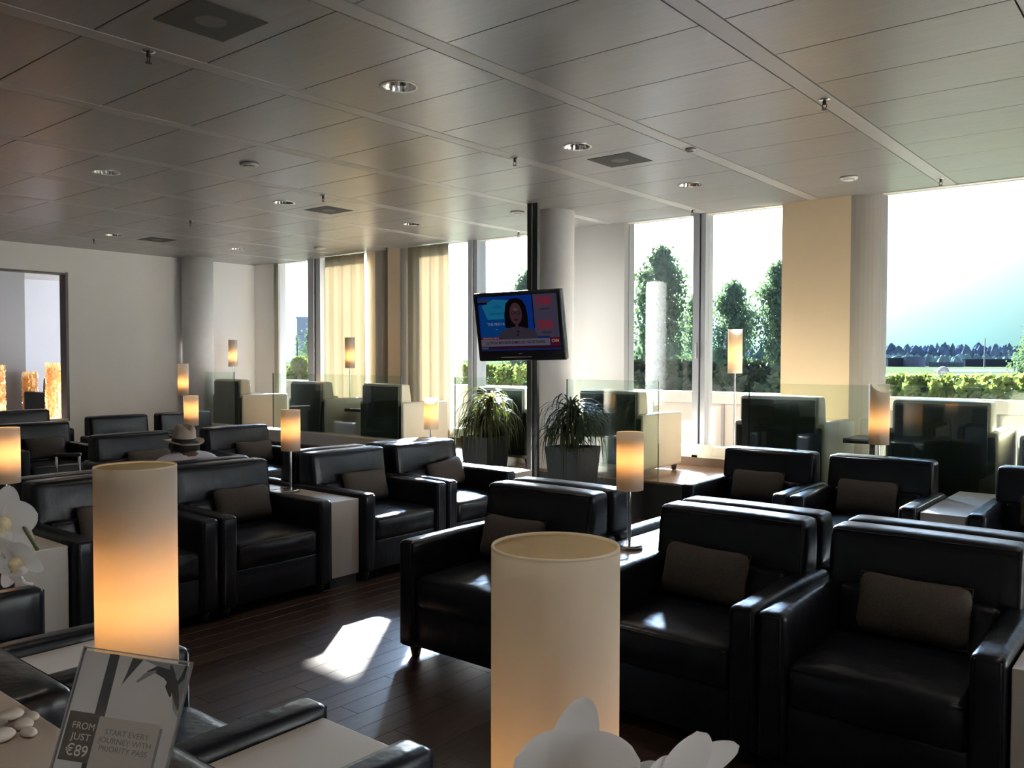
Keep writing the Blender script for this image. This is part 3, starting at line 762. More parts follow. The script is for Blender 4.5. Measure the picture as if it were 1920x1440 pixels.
rect(.46, .5, .5, .6, (.07, .035, .045))
sp_([(.24, .80), (.26, .66), (.35, .6), (.43, .57), (.53, .57), (.66, .62), (.72, .68), (.73, .80)], (.055, .045, .07))
for cu in (.445, .51): ell(cu, .315, .027, .03, (.004, .004, .006)); ell(cu, .315, .021, .024, (.075, .04, .05))
rect(.468, .488, .308, .316, (.004, .004, .006)); ell(.478, .44, .028, .014, (.03, .006, .012)); ell(.49, .66, .012, .02, (.005, .005, .01)); ell(.48, .72, .01, .015, (.005, .005, .01))
rect(0, .14, .06, .10, (.06, .055, .09)); rect(0, .12, .10, .14, (.004, .006, .03))
rect(0, .28, .745, .79, (.14, .012, .02)); rect(0, .875, .79, .915, (.16, .14, .19)); rect(.885, .995, .775, .915, (.14, .008, .015)); rect(.885, .995, .745, .775, (.10, .09, .12))
rect(0, 1, .925, .965, (.05, .008, .012)); rect(0, .09, .93, .965, (.10, .09, .12))
def st_(body, u, v, size, col, sx=1, off=0):
    ly[0] += 1
    return text(body, size, emat('screen_text', col, 1.0), scr, (SX0+u*SW, -.0032-.00012*ly[0]-.0003, SZ1-v*SH_), (PI/2, 0, 0), 'CENTER', sx, 'screen_text', off, 0)
st_('THE PENTA', .215, .51, .038, (.35, .4, .6)); st_('ow', .22, .6, .02, (.2, .3, .6))
for v in (.13, .555): st_('CNN', .832, v, .115, (.40, .02, .045), .62, .004)
for v in (.27, .69): st_('AIRPORT', .845, v, .03, (.01, .008, .02), .9)
st_('BREAKING NEWS', .135, .767, .02, (.5, .4, .45), 1.15); st_('U.S. OFFICIAL: MANCHESTER BOMBER LIKELY HAD ISIS TRAINING', .44, .853, .04, (.006, .006, .012), .56, .0006)
st_('CNN', .94, .84, .042, (.45, .4, .45), .8, .001); st_('LIVE', .94, .76, .014, (.02, .015, .03), 1.5)

# ---------------------------------------------------------------- planters with dracaenas
def planter(x, y, label, pl_label, rz, leafm, seed, scale=1.0):
    rnd = random.Random(seed)
    t = thing('planter', label, 'planter', (x, y, 0), rz, 'tapered charcoal planters')
    bm = bmesh.new(); a, b, h = .13, .19, .725; th = .012
    def ring(r_, z): return [bm.verts.new((sx*r_, sy*r_, z)) for sx, sy in ((-1, -1), (1, -1), (1, 1), (-1, 1))]
    r1, r2_, r3, r4 = ring(a, 0), ring(b, h), ring(b-th, h), ring(b-th-.01, h-.06)
    for A, B in ((r1, r2_), (r2_, r3), (r3, r4)):
        for k in range(4): bm.faces.new((A[k], A[(k+1) % 4], B[(k+1) % 4], B[k]))
    bm.faces.new(r1); link('pot_body', me_of(bm), M_planter, t)
    link('soil', box_me(-b+.024, b-.024, -b+.024, b-.024, h-.09, h-.06), M_soil, t)
    p = thing('dracaena', pl_label, 'plant', (x, y, h-.06), 0, 'drooping palms in the planters')
    bm = bmesh.new(); heads = []
    for k in range(4):
        a_ = k*1.6+rnd.random(); hh = .16+.28*rnd.random(); q = Vector((.06*math.cos(a_), .06*math.sin(a_), hh))
        add_tube(bm, [(q.x*.3, q.y*.3, 0), (q.x*.6, q.y*.6, hh*.5), q], .011, 7); heads.append(q)
    link('stem', me_of(bm, smooth=True), M_stem, p)
    bm = bmesh.new()
    for k in range(250):
        q = heads[k % 4]; a_ = rnd.random()*2*PI; ln = (.28+.22*rnd.random())*scale; lift = rnd.choice((.9, .5, .25, 1.3)); wdt = .006+.005*rnd.random()
        out = .55+.4*rnd.random(); pts = []; pos = Vector(q)+Vector((0, 0, -.06+.1*rnd.random())); ang = math.atan2(lift, 1)
        for j in range(8):
            pts.append(pos.copy()); st = ln/7*1.25
            pos = pos+Vector((math.cos(a_)*math.cos(ang), math.sin(a_)*math.cos(ang), math.sin(ang)))*st
            ang = max(-1.45, ang-(.28+.34*rnd.random()))
        side = Vector((-math.sin(a_), math.cos(a_), .2)).normalized(); prev = None
        for j, pp in enumerate(pts):
            ww = wdt*(1-(j/7)**2)+.0008; pp.z = max(pp.z, -.22 if math.hypot(pp.x, pp.y) > .3 else .03)
            c_ = (bm.verts.new(pp-side*ww), bm.verts.new(pp+side*ww))
            if prev: bm.faces.new((prev[0], prev[1], c_[1], c_[0]))
            prev = c_
    o = link('foliage', me_of(bm), leafm, p); o['kind'] = 'stuff'
planter(-4.60, 6.52, 'tapered charcoal square planter right of the television column', 'dark drooping leaves of the palm right of the television column', 0, M_leaf, 3, 1.08)
planter(-5.93, 6.79, 'tapered charcoal square planter left of the television column', 'yellow-green palm left of the television column, lit from behind', 0, M_leafy, 8, 1.08)

# ---------------------------------------------------------------- person with the hat
def person(x, y):
    t = thing('person', 'person in a white shirt and pale brimmed hat, seated low and seen from behind', 'person', (x, y, 0), 0)
    # facing -X; slumped in the chair; chair seat top .44
    J = {'pel': (-.02, 0, .53), 'wst': (.06, 0, .62), 'chs': (.11, 0, .73), 'shc': (.11, 0, .83), 'nk': (.085, 0, .88), 'hd': (.06, 0, .93), 'hd2': (.055, 0, .985),
         'sl': (.10, .14, .825), 'sr': (.10, -.14, .825), 'sl2': (.09, .20, .785), 'sr2': (.09, -.20, .785), 'el': (-.05, .245, .60), 'er': (-.05, -.245, .60), 'wl': (-.22, .16, .60), 'wr': (-.22, -.16, .60),
         'hl': (-.04, .09, .52), 'hr': (-.04, -.09, .52), 'kl': (-.44, .12, .53), 'kr': (-.44, -.12, .53), 'al': (-.52, .12, .10), 'ar': (-.52, -.12, .10), 'tl': (-.66, .13, .05), 'tr': (-.66, -.13, .05)}
    def skin(keys, edges, rad, m, name, root=0):
        me = bpy.data.meshes.new(name); me.from_pydata([J[k] for k in keys], [(keys.index(a), keys.index(b)) for a, b in edges], [])
        o = link(name, me, m, t); sk = o.modifiers.new('skin', 'SKIN'); ss = o.modifiers.new('sub', 'SUBSURF'); ss.levels = 2; ss.render_levels = 2
        for i_, k in enumerate(keys):
            v = me.skin_vertices[0].data[i_]; v.radius = rad[k]; v.use_root = (i_ == root)
        return o
    rad = {'pel': (.13, .12), 'wst': (.13, .115), 'chs': (.15, .115), 'shc': (.12, .085), 'nk': (.055, .055), 'hd': (.075, .075), 'hd2': (.07, .075), 'sl': (.075, .07), 'sr': (.075, .07), 'sl2': (.06, .06), 'sr2': (.06, .06),
           'el': (.045, .045), 'er': (.045, .045), 'wl': (.03, .03), 'wr': (.03, .03), 'hl': (.09, .09), 'hr': (.09, .09), 'kl': (.06, .06), 'kr': (.06, .06), 'al': (.04, .04), 'ar': (.04, .04), 'tl': (.04, .03), 'tr': (.04, .03)}
    skin(['pel', 'wst', 'chs', 'shc', 'nk', 'hd', 'hd2', 'sl', 'sr', 'sl2', 'sr2', 'el', 'er', 'wl', 'wr', 'hl', 'hr', 'kl', 'kr', 'al', 'ar', 'tl', 'tr'],
         [('pel', 'wst'), ('wst', 'chs'), ('chs', 'shc'), ('shc', 'nk'), ('nk', 'hd'), ('hd', 'hd2'), ('shc', 'sl'), ('shc', 'sr'), ('sl', 'sl2'), ('sr', 'sr2'), ('sl2', 'el'), ('sr2', 'er'), ('el', 'wl'), ('er', 'wr'), ('pel', 'hl'), ('pel', 'hr'), ('hl', 'kl'), ('hr', 'kr'), ('kl', 'al'), ('kr', 'ar'), ('al', 'tl'), ('ar', 'tr')],
         {k: ((v[0]*.7, v[1]*.7) if k in ('pel', 'wst', 'chs', 'shc', 'sl', 'sr', 'sl2', 'sr2', 'hl', 'hr') else (v[0]*.9, v[1]*.9)) for k, v in rad.items()}, M_skin, 'body')
    r3 = {k: (v[0]*1.12, v[1]*1.12) for k, v in rad.items()}
    skin(['pel', 'wst', 'chs', 'shc', 'sl', 'sr', 'sl2', 'sr2', 'el', 'er'], [('pel', 'wst'), ('wst', 'chs'), ('chs', 'shc'), ('shc', 'sl'), ('shc', 'sr'), ('sl', 'sl2'), ('sr', 'sr2'), ('sl2', 'el'), ('sr2', 'er')], r3, M_shirt, 'shirt')
    skin(['pel', 'hl', 'hr', 'kl', 'kr', 'al', 'ar'], [('pel', 'hl'), ('pel', 'hr'), ('hl', 'kl'), ('hr', 'kr'), ('kl', 'al'), ('kr', 'ar')], r3, M_trouser, 'trousers')
    bm = bmesh.new(); add_tube(bm, [(.055+.075*math.cos(a), .075*math.sin(a), .835+.012*math.cos(a)) for a in [2*PI*k/20 for k in range(20)]], .024, 8, True); link('collar', me_of(bm, smooth=True), M_shirt, t)
    bm = bmesh.new(); add_soft(bm, -.035, .15, -.083, .083, .885, .965, r=.05, n=(4, 4, 3)); link('hair', me_of(bm, smooth=True), M_hair, t)
    for s in (-1, 1):
        bm = bmesh.new(); add_soft(bm, .03, .065, s*.082-.012, s*.082+.012, .90, .965, r=.012, n=(3, 2, 3)); link('ear', me_of(bm, smooth=True), M_skin, t)
    bm = bmesh.new()   # nose and chin, on the side turned away
    add_soft(bm, -.055, -.01, -.016, .016, .905, .95, r=.014, n=(2, 2, 2)); add_soft(bm, -.03, .05, -.05, .05, .845, .9, r=.03, n=(3, 3, 2)); link('nose_and_chin', me_of(bm, smooth=True), M_skin, t)
    link('mouth', box_me(-.036, -.028, -.02, .02, .89, .896, .002), mat('lips', (.14, .05, .04), .5), t)
    for s in (-1, 1): link('eye', lathe_me([(.002, .945), (.009, .952), (.002, .96)], 10, cx=-.024, cy_=s*.03), M_hair, t)
    # hat
    h_ = thing('brimmed_hat', 'pale felt hat with a black band, worn by the seated person', 'hat', (x+.055, y, .952), 0)
    h_.rotation_euler = (0, R(6), 0); h_.scale = (.9, .9, .95)
    bm = bmesh.new(); n = 48; rings = []
    for r_, z in ((.088, .0), (.12, -.006), (.150, .0), (.152, .004), (.12, -.001), (.092, .006)):
        rings.append([bm.verts.new((r_*1.02*math.cos(2*PI*k/n), r_*math.sin(2*PI*k/n), z+.018*(abs(math.sin(2*PI*k/n))**3)*(r_-.088)/.06)) for k in range(n)])
    for A, B in zip(rings, rings[1:]+rings[:1]):
        for k in range(n): bm.faces.new((A[k], A[(k+1) % n], B[(k+1) % n], B[k]))
    link('brim', me_of(bm, smooth=True), M_hat, h_)
    bm = bmesh.new(); rings = []
    for r_, z in ((.095, .0), (.093, .05), (.088, .09), (.078, .115), (.06, .132), (.035, .137), (.008, .125)):
        ring_ = []
        for k in range(n):
            a = 2*PI*k/n; xx, yy = r_*math.cos(a), r_*.93*math.sin(a); zz = z
            if z > .08: zz -= .035*math.exp(-(yy/.022)**2)*(1 if z > .12 else .55)
            if z > .06 and xx < 0: yy *= .86
            ring_.append(bm.verts.new((xx, yy, zz)))
        rings.append(ring_)
    for A, B in zip(rings, rings[1:]):
        for k in range(n): bm.faces.new((A[k], A[(k+1) % n], B[(k+1) % n], B[k]))
    bm.faces.new(rings[-1]); link('crown', me_of(bm, smooth=True), M_hat, h_)
    bm = bmesh.new(); add_lathe(bm, [(.097, .006), (.097, .034), (.094, .036), (.094, .004)], 48, cap=False, sy=.94); link('hat_band', me_of(bm, smooth=True), M_band, h_)
person(-5.66, 3.165)

# suitcase with telescopic handle
t = thing('trolley_suitcase', 'black trolley suitcase with a raised chrome handle beside the far left armchairs', 'suitcase', (-8.43, 3.55, 0), R(55))
bm = bmesh.new(); add_soft(bm, -.19, .19, -.11, .11, .04, .44, r=.035, n=(4, 3, 4)); link('case_body', me_of(bm, smooth=True), mat('suitcase_fabric', (.015, .015, .017), .6), t)
for s in (-1, 1): link('handle_tube', lathe_me([(.013, .43), (.013, .60)], 12, cx=s*.1, cy_=.07), M_chrome, t)
link('grip', soft_me(-.12, .12, .05, .09, .595, .63, r=.014, n=(3, 2, 2)), M_foot, t)
for s in (-1, 1): link('wheel', tube_me([(s*.15-.012, .08, .03), (s*.15+.012, .08, .03)], .03, 14), M_foot, t)

# ---------------------------------------------------------------- counter, sign, pebbles, orchids
CZ = .95
cn = thing('counter', 'pale laminate counter top at the lower left corner, under the sign', 'counter', (-1.6, .35, 0))
link('counter_top', box_me(-2.1, 2.0, -.24, .235, .91, CZ, .003), M_counter, cn)
link('counter_body', box_me(-2.07, 1.97, -.21, .2, 0, .91), M_white, cn)
sg = thing('acrylic_sign', 'clear acrylic holder with a grey price leaflet, in front of the left big lamp', 'sign', (-1.091, .518, 1.053))
sg.rotation_euler = (Matrix.Rotation(.649, 3, 'Z') @ Matrix.Rotation(-.352, 3, 'X') @ Matrix.Rotation(.121, 3, 'Y')).to_euler()
sw, sh = .15, .21
link('front_sheet', box_me(-sw/2, sw/2, -.003, -.0015, -sh/2, sh/2), M_acryl, sg)
link('back_sheet', box_me(-sw/2, sw/2, .0015, .003, -sh/2, sh/2), M_acryl, sg)
bm = bmesh.new()
for b_ in ((-sw/2-.001, -sw/2+.0008, -sh/2, sh/2+.001), (sw/2-.0008, sw/2+.001, -sh/2, sh/2+.001), (-sw/2, sw/2, sh/2-.0008, sh/2+.001)): add_box(bm, b_[0], b_[1], -.0036, .0036, b_[2], b_[3])
link('polished_rim', me_of(bm), mat('acrylic_rim', (.35, .36, .38), .1, metal=.4), sg)
foot = link('support_foot', box_me(-sw/2, sw/2, 0, .003, -.10, 0), M_acryl, sg); foot.location = (0, .003, -sh/2+.003); foot.rotation_euler = (R(90), 0, 0)
pp_ = mat('leaflet_paper', (.78, .76, .80), .8); pd = mat('leaflet_dark', (.02, .02, .032), .7); pb = mat('leaflet_brown', (.11, .08, .065), .7); pc = mat('leaflet_card', (.60, .56, .55), .8); pg = mat('leaflet_grey', (.30, .29, .33), .8)
lf = link('leaflet', box_me(-sw/2+.002, sw/2-.002, -.0006, .0006, -sh/2, sh/2-.004), pp_, sg)
k_ = [0]
def lp(pts, m, name='printed_shape'):
    k_[0] += 1; y = -.0007-.00004*k_[0]; P = [(-sw/2+u*sw, y, sh/2-(v*.8 if v < 1 else 1)*sh) for u, v in pts]
    return link(name, poly_me(P, [tuple(range(len(P)))]), m, lf)
lp([(.245, .022), (.335, .022), (.345, .50), (.25, .50)], pd)
def brush(cpts, w0, m):
    n = len(cpts); A = []; B = []
    for i_, (u, v) in enumerate(cpts):
        w_ = w0*math.sin(PI*(i_+.4)/(n-.2)); a, b = cpts[max(0, i_-1)], cpts[min(n-1, i_+1)]; dx, dy = b[0]-a[0], b[1]-a[1]; l_ = math.hypot(dx, dy)
        A.append((u-dy/l_*w_, v+dx/l_*w_)); B.append((u+dy/l_*w_, v-dx/l_*w_))
    k_[0] += 1; y = -.0007-.00004*k_[0]; P = [(-sw/2+u*sw, y, sh/2-v*.8*sh) for u, v in A+B]
    link('printed_shape', poly_me(P, [(i_, i_+1, n+i_+1, n+i_) for i_ in range(n-1)]), m, lf)
lp([(.46, .03), (.56, .03), (.50, .12), (.42, .24), (.44, .15)], pd)
lp([(.56, .03), (.99, .03), (.99, .42), (.93, .36), (.88, .22), (.80, .10), (.68, .06)], pg)
brush([(.62, .12), (.70, .09), (.80, .11), (.88, .17), (.93, .26), (.975, .36)], .04, pd); brush([(.82, .04), (.86, .12), (.84, .2), (.88, .27)], .03, pd); brush([(.55, .2), (.62, .14), (.70, .1)], .02, pg); brush([(.96, .03), (.95, .12), (.9, .2)], .02, pd)
lp([(.03, .475), (.315, .475), (.315, .83), (.03, .83)], pb); lp([(.305, .485), (.86, .485), (.86, 1), (.305, 1)], pc); lp([(.86, .51), (.885, .51), (.885, 1), (.86, 1)], pg); lp([(.26, .83), (.305, .83), (.305, 1), (.26, 1)], pd)
pt = mat('leaflet_lettering', (.85, .8, .75), .7); pk = mat('leaflet_dark_lettering', (.22, .2, .19), .8)
def lt(body, u, v, size, m, sx=1, al='CENTER', off=0):
    k_[0] += 1
    return text(body, size, m, lf, (-sw/2+u*sw, -.0009-.00004*k_[0], sh/2-v*.8*sh), (PI/2, 0, 0), al, sx, 'lettering', off, 0)
lt('FROM', .185, .575, .0118, pt); lt('JUST', .185, .655, .0118, pt, 1.1); lt('€89', .18, .755, .0195, pt, .95, off=.0001)
for i_, s_ in enumerate(('START EVERY', 'JOURNEY WITH', 'PRIORITY PASS')): lt(s_, .585, .59+.06*i_, .0095, pk, 1.05)
# pebbles
rnd = random.Random(4)
for i_, (x, y, z, s_) in enumerate(((-1.50, .515, 0, 1), (-1.466, .545, 0, .9), (-1.445, .505, 0, 1.1), (-1.49, .565, 0, .8), (-1.43, .54, 0, .75), (-1.475, .53, .018, .9), (-1.52, .55, .0, .9))):
    bm = bmesh.new(); bmesh.ops.create_icosphere(bm, subdivisions=3, radius=.016)
    for v in bm.verts: v.co = Vector((v.co.x*1.25*s_, v.co.y*.9*s_, (v.co.z*.6)*s_))*(1+.06*math.sin(v.co.x*190+i_))
    o = link('pebble', me_of(bm, smooth=True), M_pebble); o.location = (x, y, CZ+.0098*s_+z); o.rotation_euler = (0, 0, rnd.random()*3)
    tag(o, 'smooth white pebble in the small heap on the counter at the left edge', 'pebble', 'white pebbles on the counter')

# orchids
def petal_me(ln, wd, cup, tip=.0, twist=0):
    bm = bmesh.new(); nu, nv = 18, 12; g = []
    for i_ in range(nu+1):
        t_ = i_/nu; w_ = wd*max(0, math.sin(PI*(.05+.95*t_**.85)))**.5 if t_ < 1 else 0
        row = []
        for j in range(nv+1):
            s_ = (j/nv-.5)*2; row.append(bm.verts.new((s_*w_, cup*(t_**2)*ln+ .25*cup*wd*(s_*s_)*1.5, t_*ln)))
        g.append(row)
    for i_ in range(nu):
        for j in range(nv): 
            f = (g[i_][j], g[i_][j+1], g[i_+1][j+1], g[i_+1][j]); bm.faces.new(f)
    bmesh.ops.remove_doubles(bm, verts=bm.verts, dist=1e-6)
    me = me_of(bm, smooth=True); me.materials.append(M_petal); return me
SEP = petal_me(.055, .0165, -.25); PET = petal_me(.045, .026, -.2)
bm = bmesh.new(); add_soft(bm, -.009, .009, -.02, .002, -.02, .006, r=.007, puff=(.002, .004, .002), n=(3, 3, 3)); LIP = me_of(bm, smooth=True); LIP.materials.append(M_lip)
bm = bmesh.new(); add_soft(bm, -.016, .016, -.024, -.006, -.028, -.012, r=.006, n=(3, 3, 3)); add_tube(bm, [(0, -.015, -.02), (.004, -.022, -.04), (.014, -.018, -.05)], .003, 6); LIP2 = me_of(bm, smooth=True); LIP2.materials.append(M_petal)
def flower(parent, loc, yaw_, pitch_, roll_, s_=1.0):
    """flower centre as a part, petals as sub-parts; it faces local -Y"""
    f = link('flower', LIP, None, parent); f.location = loc
    f.rotation_euler = (Matrix.Rotation(R(yaw_), 3, 'Z') @ Matrix.Rotation(R(pitch_), 3, 'X') @ Matrix.Rotation(R(roll_), 3, 'Y')).to_euler(); f.scale = (s_,)*3
    for a, me in ((0, SEP), (128, SEP), (-128, SEP)):
        o = link('sepal', me, None, f); o.rotation_euler = (0, R(a), 0); o.location = (0, .003, 0)
    for a in (68, -68):
        o = link('petal', PET, None, f); o.rotation_euler = (0, R(a), 0)
    link('lip', LIP2, None, f)
def at_(u, v, D): return tuple(Vector((0, 0, 1.55))+(r2*((u-960)/1588.4)+u2*(-(v-720)/1588.4)+fw)*D)
def orchid(x, y, label, stem, flowers):
    t = thing('orchid', label, 'orchid', (x, y, CZ), 0, 'white moth orchids on the counter')
    link('pot', lathe_me([(.045, 0), (.058, .10), (.052, .10), (.048, .08)], 28), M_white, t)
    link('stem', tube_me([Vector(p)-Vector((x, y, CZ)) for p in stem], .0026, 7), M_ostem, t)
    for k in range(4):
        a = k*PI/2+.5; bm = bmesh.new(); prev = None
        for j in range(8):
            t_ = j/7; rr = .02+.13*t_; w_ = .026*math.sin(PI*(.1+.85*t_)); p = Vector((rr*math.cos(a), rr*math.sin(a), .09+.06*math.sin(PI*.8*t_)))
            sd_ = Vector((-math.sin(a), math.cos(a), 0)); c_ = [bm.verts.new(p-sd_*w_), bm.verts.new(p-Vector((0, 0, .006))), bm.verts.new(p+sd_*w_)]
            if prev:
                bm.faces.new((prev[0], prev[1], c_[1], c_[0])); bm.faces.new((prev[1], prev[2], c_[2], c_[1]))
            prev = c_
        link('leaf', me_of(bm, smooth=True), M_ostem, t)
    for (p, yw, pt_, rl, s_) in flowers: flower(t, Vector(p)-Vector((x, y, CZ)), yw, pt_, rl, s_)
orchid(-1.50, .40, 'white orchid spray drooping in at the left edge, over the pale table end', [(-1.50, .40, 1.04), (-1.50, .42, 1.25), (-1.42, .45, 1.37), (-1.30, .47, 1.345), (-1.22, .475, 1.29)],
       [(at_(8, 976, 1.16), 62, 5, 10, .95), (at_(32, 1050, 1.15), 40, 12, -25, .74), (at_(-45, 1015, 1.16), 60, 0, 40, .8)])
orchid(-.30, .30, 'white orchid with blurred petals in front of the nearest lampshade at the bottom', [(-.30, .30, 1.04), (-.345, .36, 1.10), (-.36, .45, 1.17), (-.355, .53, 1.215), (-.33, .555, 1.225), (-.29, .56, 1.22), (-.25, .555, 1.20)],
       [(at_(1070, 1466, .6), 56, -8, 8, 1.12), (at_(1277, 1466, .61), 72, 4, -62, .92), (at_(1215, 1500, .62), 60, 0, 40, .8)])

# ---------------------------------------------------------------- shell lamps beyond the opening
def shell_lamp(x, y, r, h, label, z0=0):
    t = thing('shell_lamp', label, 'lamp', (x, y, z0), 0, 'tall glowing shell lamps beyond the opening')
    bm = bmesh.new(); rnd = random.Random(int(x*10)); z = .05
    while z < h:
        n = int(2*PI*r/.045)
        for k in range(n):
            a = 2*PI*k/n+rnd.random()*.2; rr = r+rnd.uniform(-.008, .008); c = Vector((rr*math.cos(a), rr*math.sin(a), z)); s1 = Vector((-math.sin(a), math.cos(a), 0)); s2 = Vector((0, 0, 1))+Vector((math.cos(a), math.sin(a), 0))*rnd.uniform(-.5, .5)
            bm.faces.new([bm.verts.new(c+(s1*math.cos(b)+s2*math.sin(b))*.024) for b in [2*PI*q/6 for q in range(6)]])
        z += .036
    o = link('shell_discs', me_of(bm), M_gold, t); o['kind'] = 'stuff'
    link('core', lathe_me([(r*.35, .02), (r*.35, h-.05)], 16), emat('warm_core', (1, .5, .16), 2.6), t); link('base', lathe_me([(r*1.05, 0), (r*1.05, .03)], 24), M_chrome, t)
shell_lamp(-13.35, 5.50, .15, 1.47, 'tall glowing shell lamp at the right side of the wall opening')
shell_lamp(-15.3, 5.88, .12, .93, 'smaller glowing shell lamp inside the wall opening, next to a black chair', PH)
shell_lamp(-14.1, 4.93, .13, 1.42, 'glowing shell lamp cut by the left picture edge, in the wall opening')

# ---------------------------------------------------------------- outside
M_terr = mat('terrace_paving', (.55, .50, .45), .8, vary=(1, .08)); M_par = mat('parapet_render', (.40, .335, .28), .8); M_grass = mat('airfield_grass', (.062, .082, .046), 1.0, spec=0, vary=(.02, .25)); M_apr = mat('apron_concrete', (.085, .092, .10), 1.0, spec=0, vary=(.03, .1))
struct('terrace_floor', box_me(-40, 20, FR, 13.2, -.2, .12), M_terr)
pr_ = thing('parapet', 'pale rendered terrace parapet with a coping outside the windows', 'parapet', (0, 11.0, .12))
link('wall_body', box_me(-36, 18, 0, .2, 0, .80), M_par, pr_); link('coping', box_me(-36, 18, -.06, .26, .80, .96, .01), M_par, pr_)
M_post = mat('parapet_post', (.2, .16, .14), .7)
for k in range(24):
    x = -22+k*1.12; link('post', box_me(x-.02, x+.02, -.03, .0, 0, .80), M_post, pr_)
gr = struct('ground', poly_me([(-900, 13, -6), (1500, 13, -6), (2500, 3000, -6), (-2600, 3000, -6)], [(0, 1, 2, 3)]), M_grass)
def quad_xy(pts, z, m, name): return link(name, poly_me([(x, y, z) for x, y in pts], [(0, 1, 2, 3)]), m, gr)
def gp(u, v, z=-6.0):
    d = r2*((u-960)/1588.4)+u2*(-(v-720)/1588.4)+fw; t_ = (z-1.55)/d.z; return (d.x*t_, d.y*t_)
quad_xy([gp(1500, 722), gp(2100, 722), gp(2100, 704.5), gp(1500, 704.5)], -5.9, M_apr, 'apron')
quad_xy([gp(1760, 698), gp(2200, 698), gp(2200, 692), gp(1740, 692)], -5.9, M_apr, 'runway')
quad_xy([gp(1500, 703.5), gp(2100, 703.5), gp(2100, 702), gp(1500, 702)], -5.85, mat('dark_verge', (.06, .07, .05), .9), 'verge')

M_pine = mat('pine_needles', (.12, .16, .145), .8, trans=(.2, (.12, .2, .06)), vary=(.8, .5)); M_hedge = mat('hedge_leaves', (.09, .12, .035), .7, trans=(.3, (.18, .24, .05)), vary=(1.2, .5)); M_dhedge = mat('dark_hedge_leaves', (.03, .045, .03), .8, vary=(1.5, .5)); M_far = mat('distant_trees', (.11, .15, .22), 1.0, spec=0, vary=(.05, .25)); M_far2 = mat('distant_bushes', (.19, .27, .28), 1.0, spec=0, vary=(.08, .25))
def leaf(bm, p, s_, rnd, up_=0):
    d = Vector((rnd.uniform(-1, 1), rnd.uniform(-1, 1), rnd.uniform(-.4, 1)+up_)).normalized(); a = d.orthogonal().normalized()
    q = [bm.verts.new(p-a*s_*.35), bm.verts.new(p+d*s_*.6), bm.verts.new(p+a*s_*.35), bm.verts.new(p-d*s_*.5)]; bm.faces.new(q)
def at(u, v, D):
    """world point D metres deep along the ray of a pixel of the photograph"""
    return Vector((0, 0, 1.55))+(r2*((u-960)/1588.4)+u2*(-(v-720)/1588.4)+fw)*D
def conifer(u, vtop, D, halfpx, label, n=3600, seed=1, zb=-5.5, dens=1.0):
    n = int(n*3.6)
    rnd = random.Random(seed); top = at(u, vtop, D); rmax = halfpx/1588.4*D; ht = top.z-zb
    t = thing('pine_tree', label, 'tree', (top.x, top.y, zb), 0, 'pines beyond the terrace')
    link('trunk', tube_me([(0, 0, 0), (.1, 0, ht*.5), (0, 0, ht*.96)], .1, 8, rfn=lambda q: .2*(1-q)+.03), M_bark, t)
    bm = bmesh.new(); nb = int(n/42)
    for b_ in range(nb):
        f = (b_/nb)**.85; z = ht*(.28+.70*f); a = rnd.random()*2*PI; prof = min(1, (1-f)*5.5+.08)*(.6+.65*rnd.random()); L_ = rmax*prof
        tip = Vector((math.cos(a)*L_, math.sin(a)*L_, z+L_*.35)); ba = Vector((0, 0, z-.1))
        for k in range(42):
            q = rnd.random()**.6; p = ba.lerp(tip, q)+Vector((rnd.gauss(0, 1), rnd.gauss(0, 1), rnd.gauss(0, .9)))*(rmax*.17*(.5+q*.6)); leaf(bm, p, rmax*.105*(.6+rnd.random()), rnd, .8)
    for k in range(60):
        leaf(bm, Vector((rnd.gauss(0, .04)*rmax, rnd.gauss(0, .04)*rmax, ht*(.93+.075*rnd.random()))), rmax*.12, rnd, 1.4)
    o = link('crown', me_of(bm), M_pine, t); o['kind'] = 'stuff'
conifer(1240, 462, 34, 46, 'tallest pine, in the window just right of the round column', 5600, 2)
conifer(1308, 548, 42, 34, 'half hidden pine behind the window mullion right of the column', 3000, 3)
conifer(1376, 528, 38, 40, 'bushy pine left of the right-hand tan pier', 4200, 4)
conifer(1462, 490, 36, 40, 'tall pine cut by the left side of the right-hand tan pier', 4600, 5)
conifer(992, 508, 34, 44, 'pine peeping out above the television, left of the column', 4000, 6)
conifer(612, 566, 40, 28, 'dark pine in the far left window, right of the mullion', 3200, 7)
conifer(578, 620, 40, 15, 'slim pine just left of the mullion in the far left window', 1800, 8)
conifer(557, 622, 44, 10, 'small pale pine before the blue-grey building', 1200, 9)
conifer(1938, 610, 26, 34, 'pine leaning in at the right edge of the picture', 3600, 10)
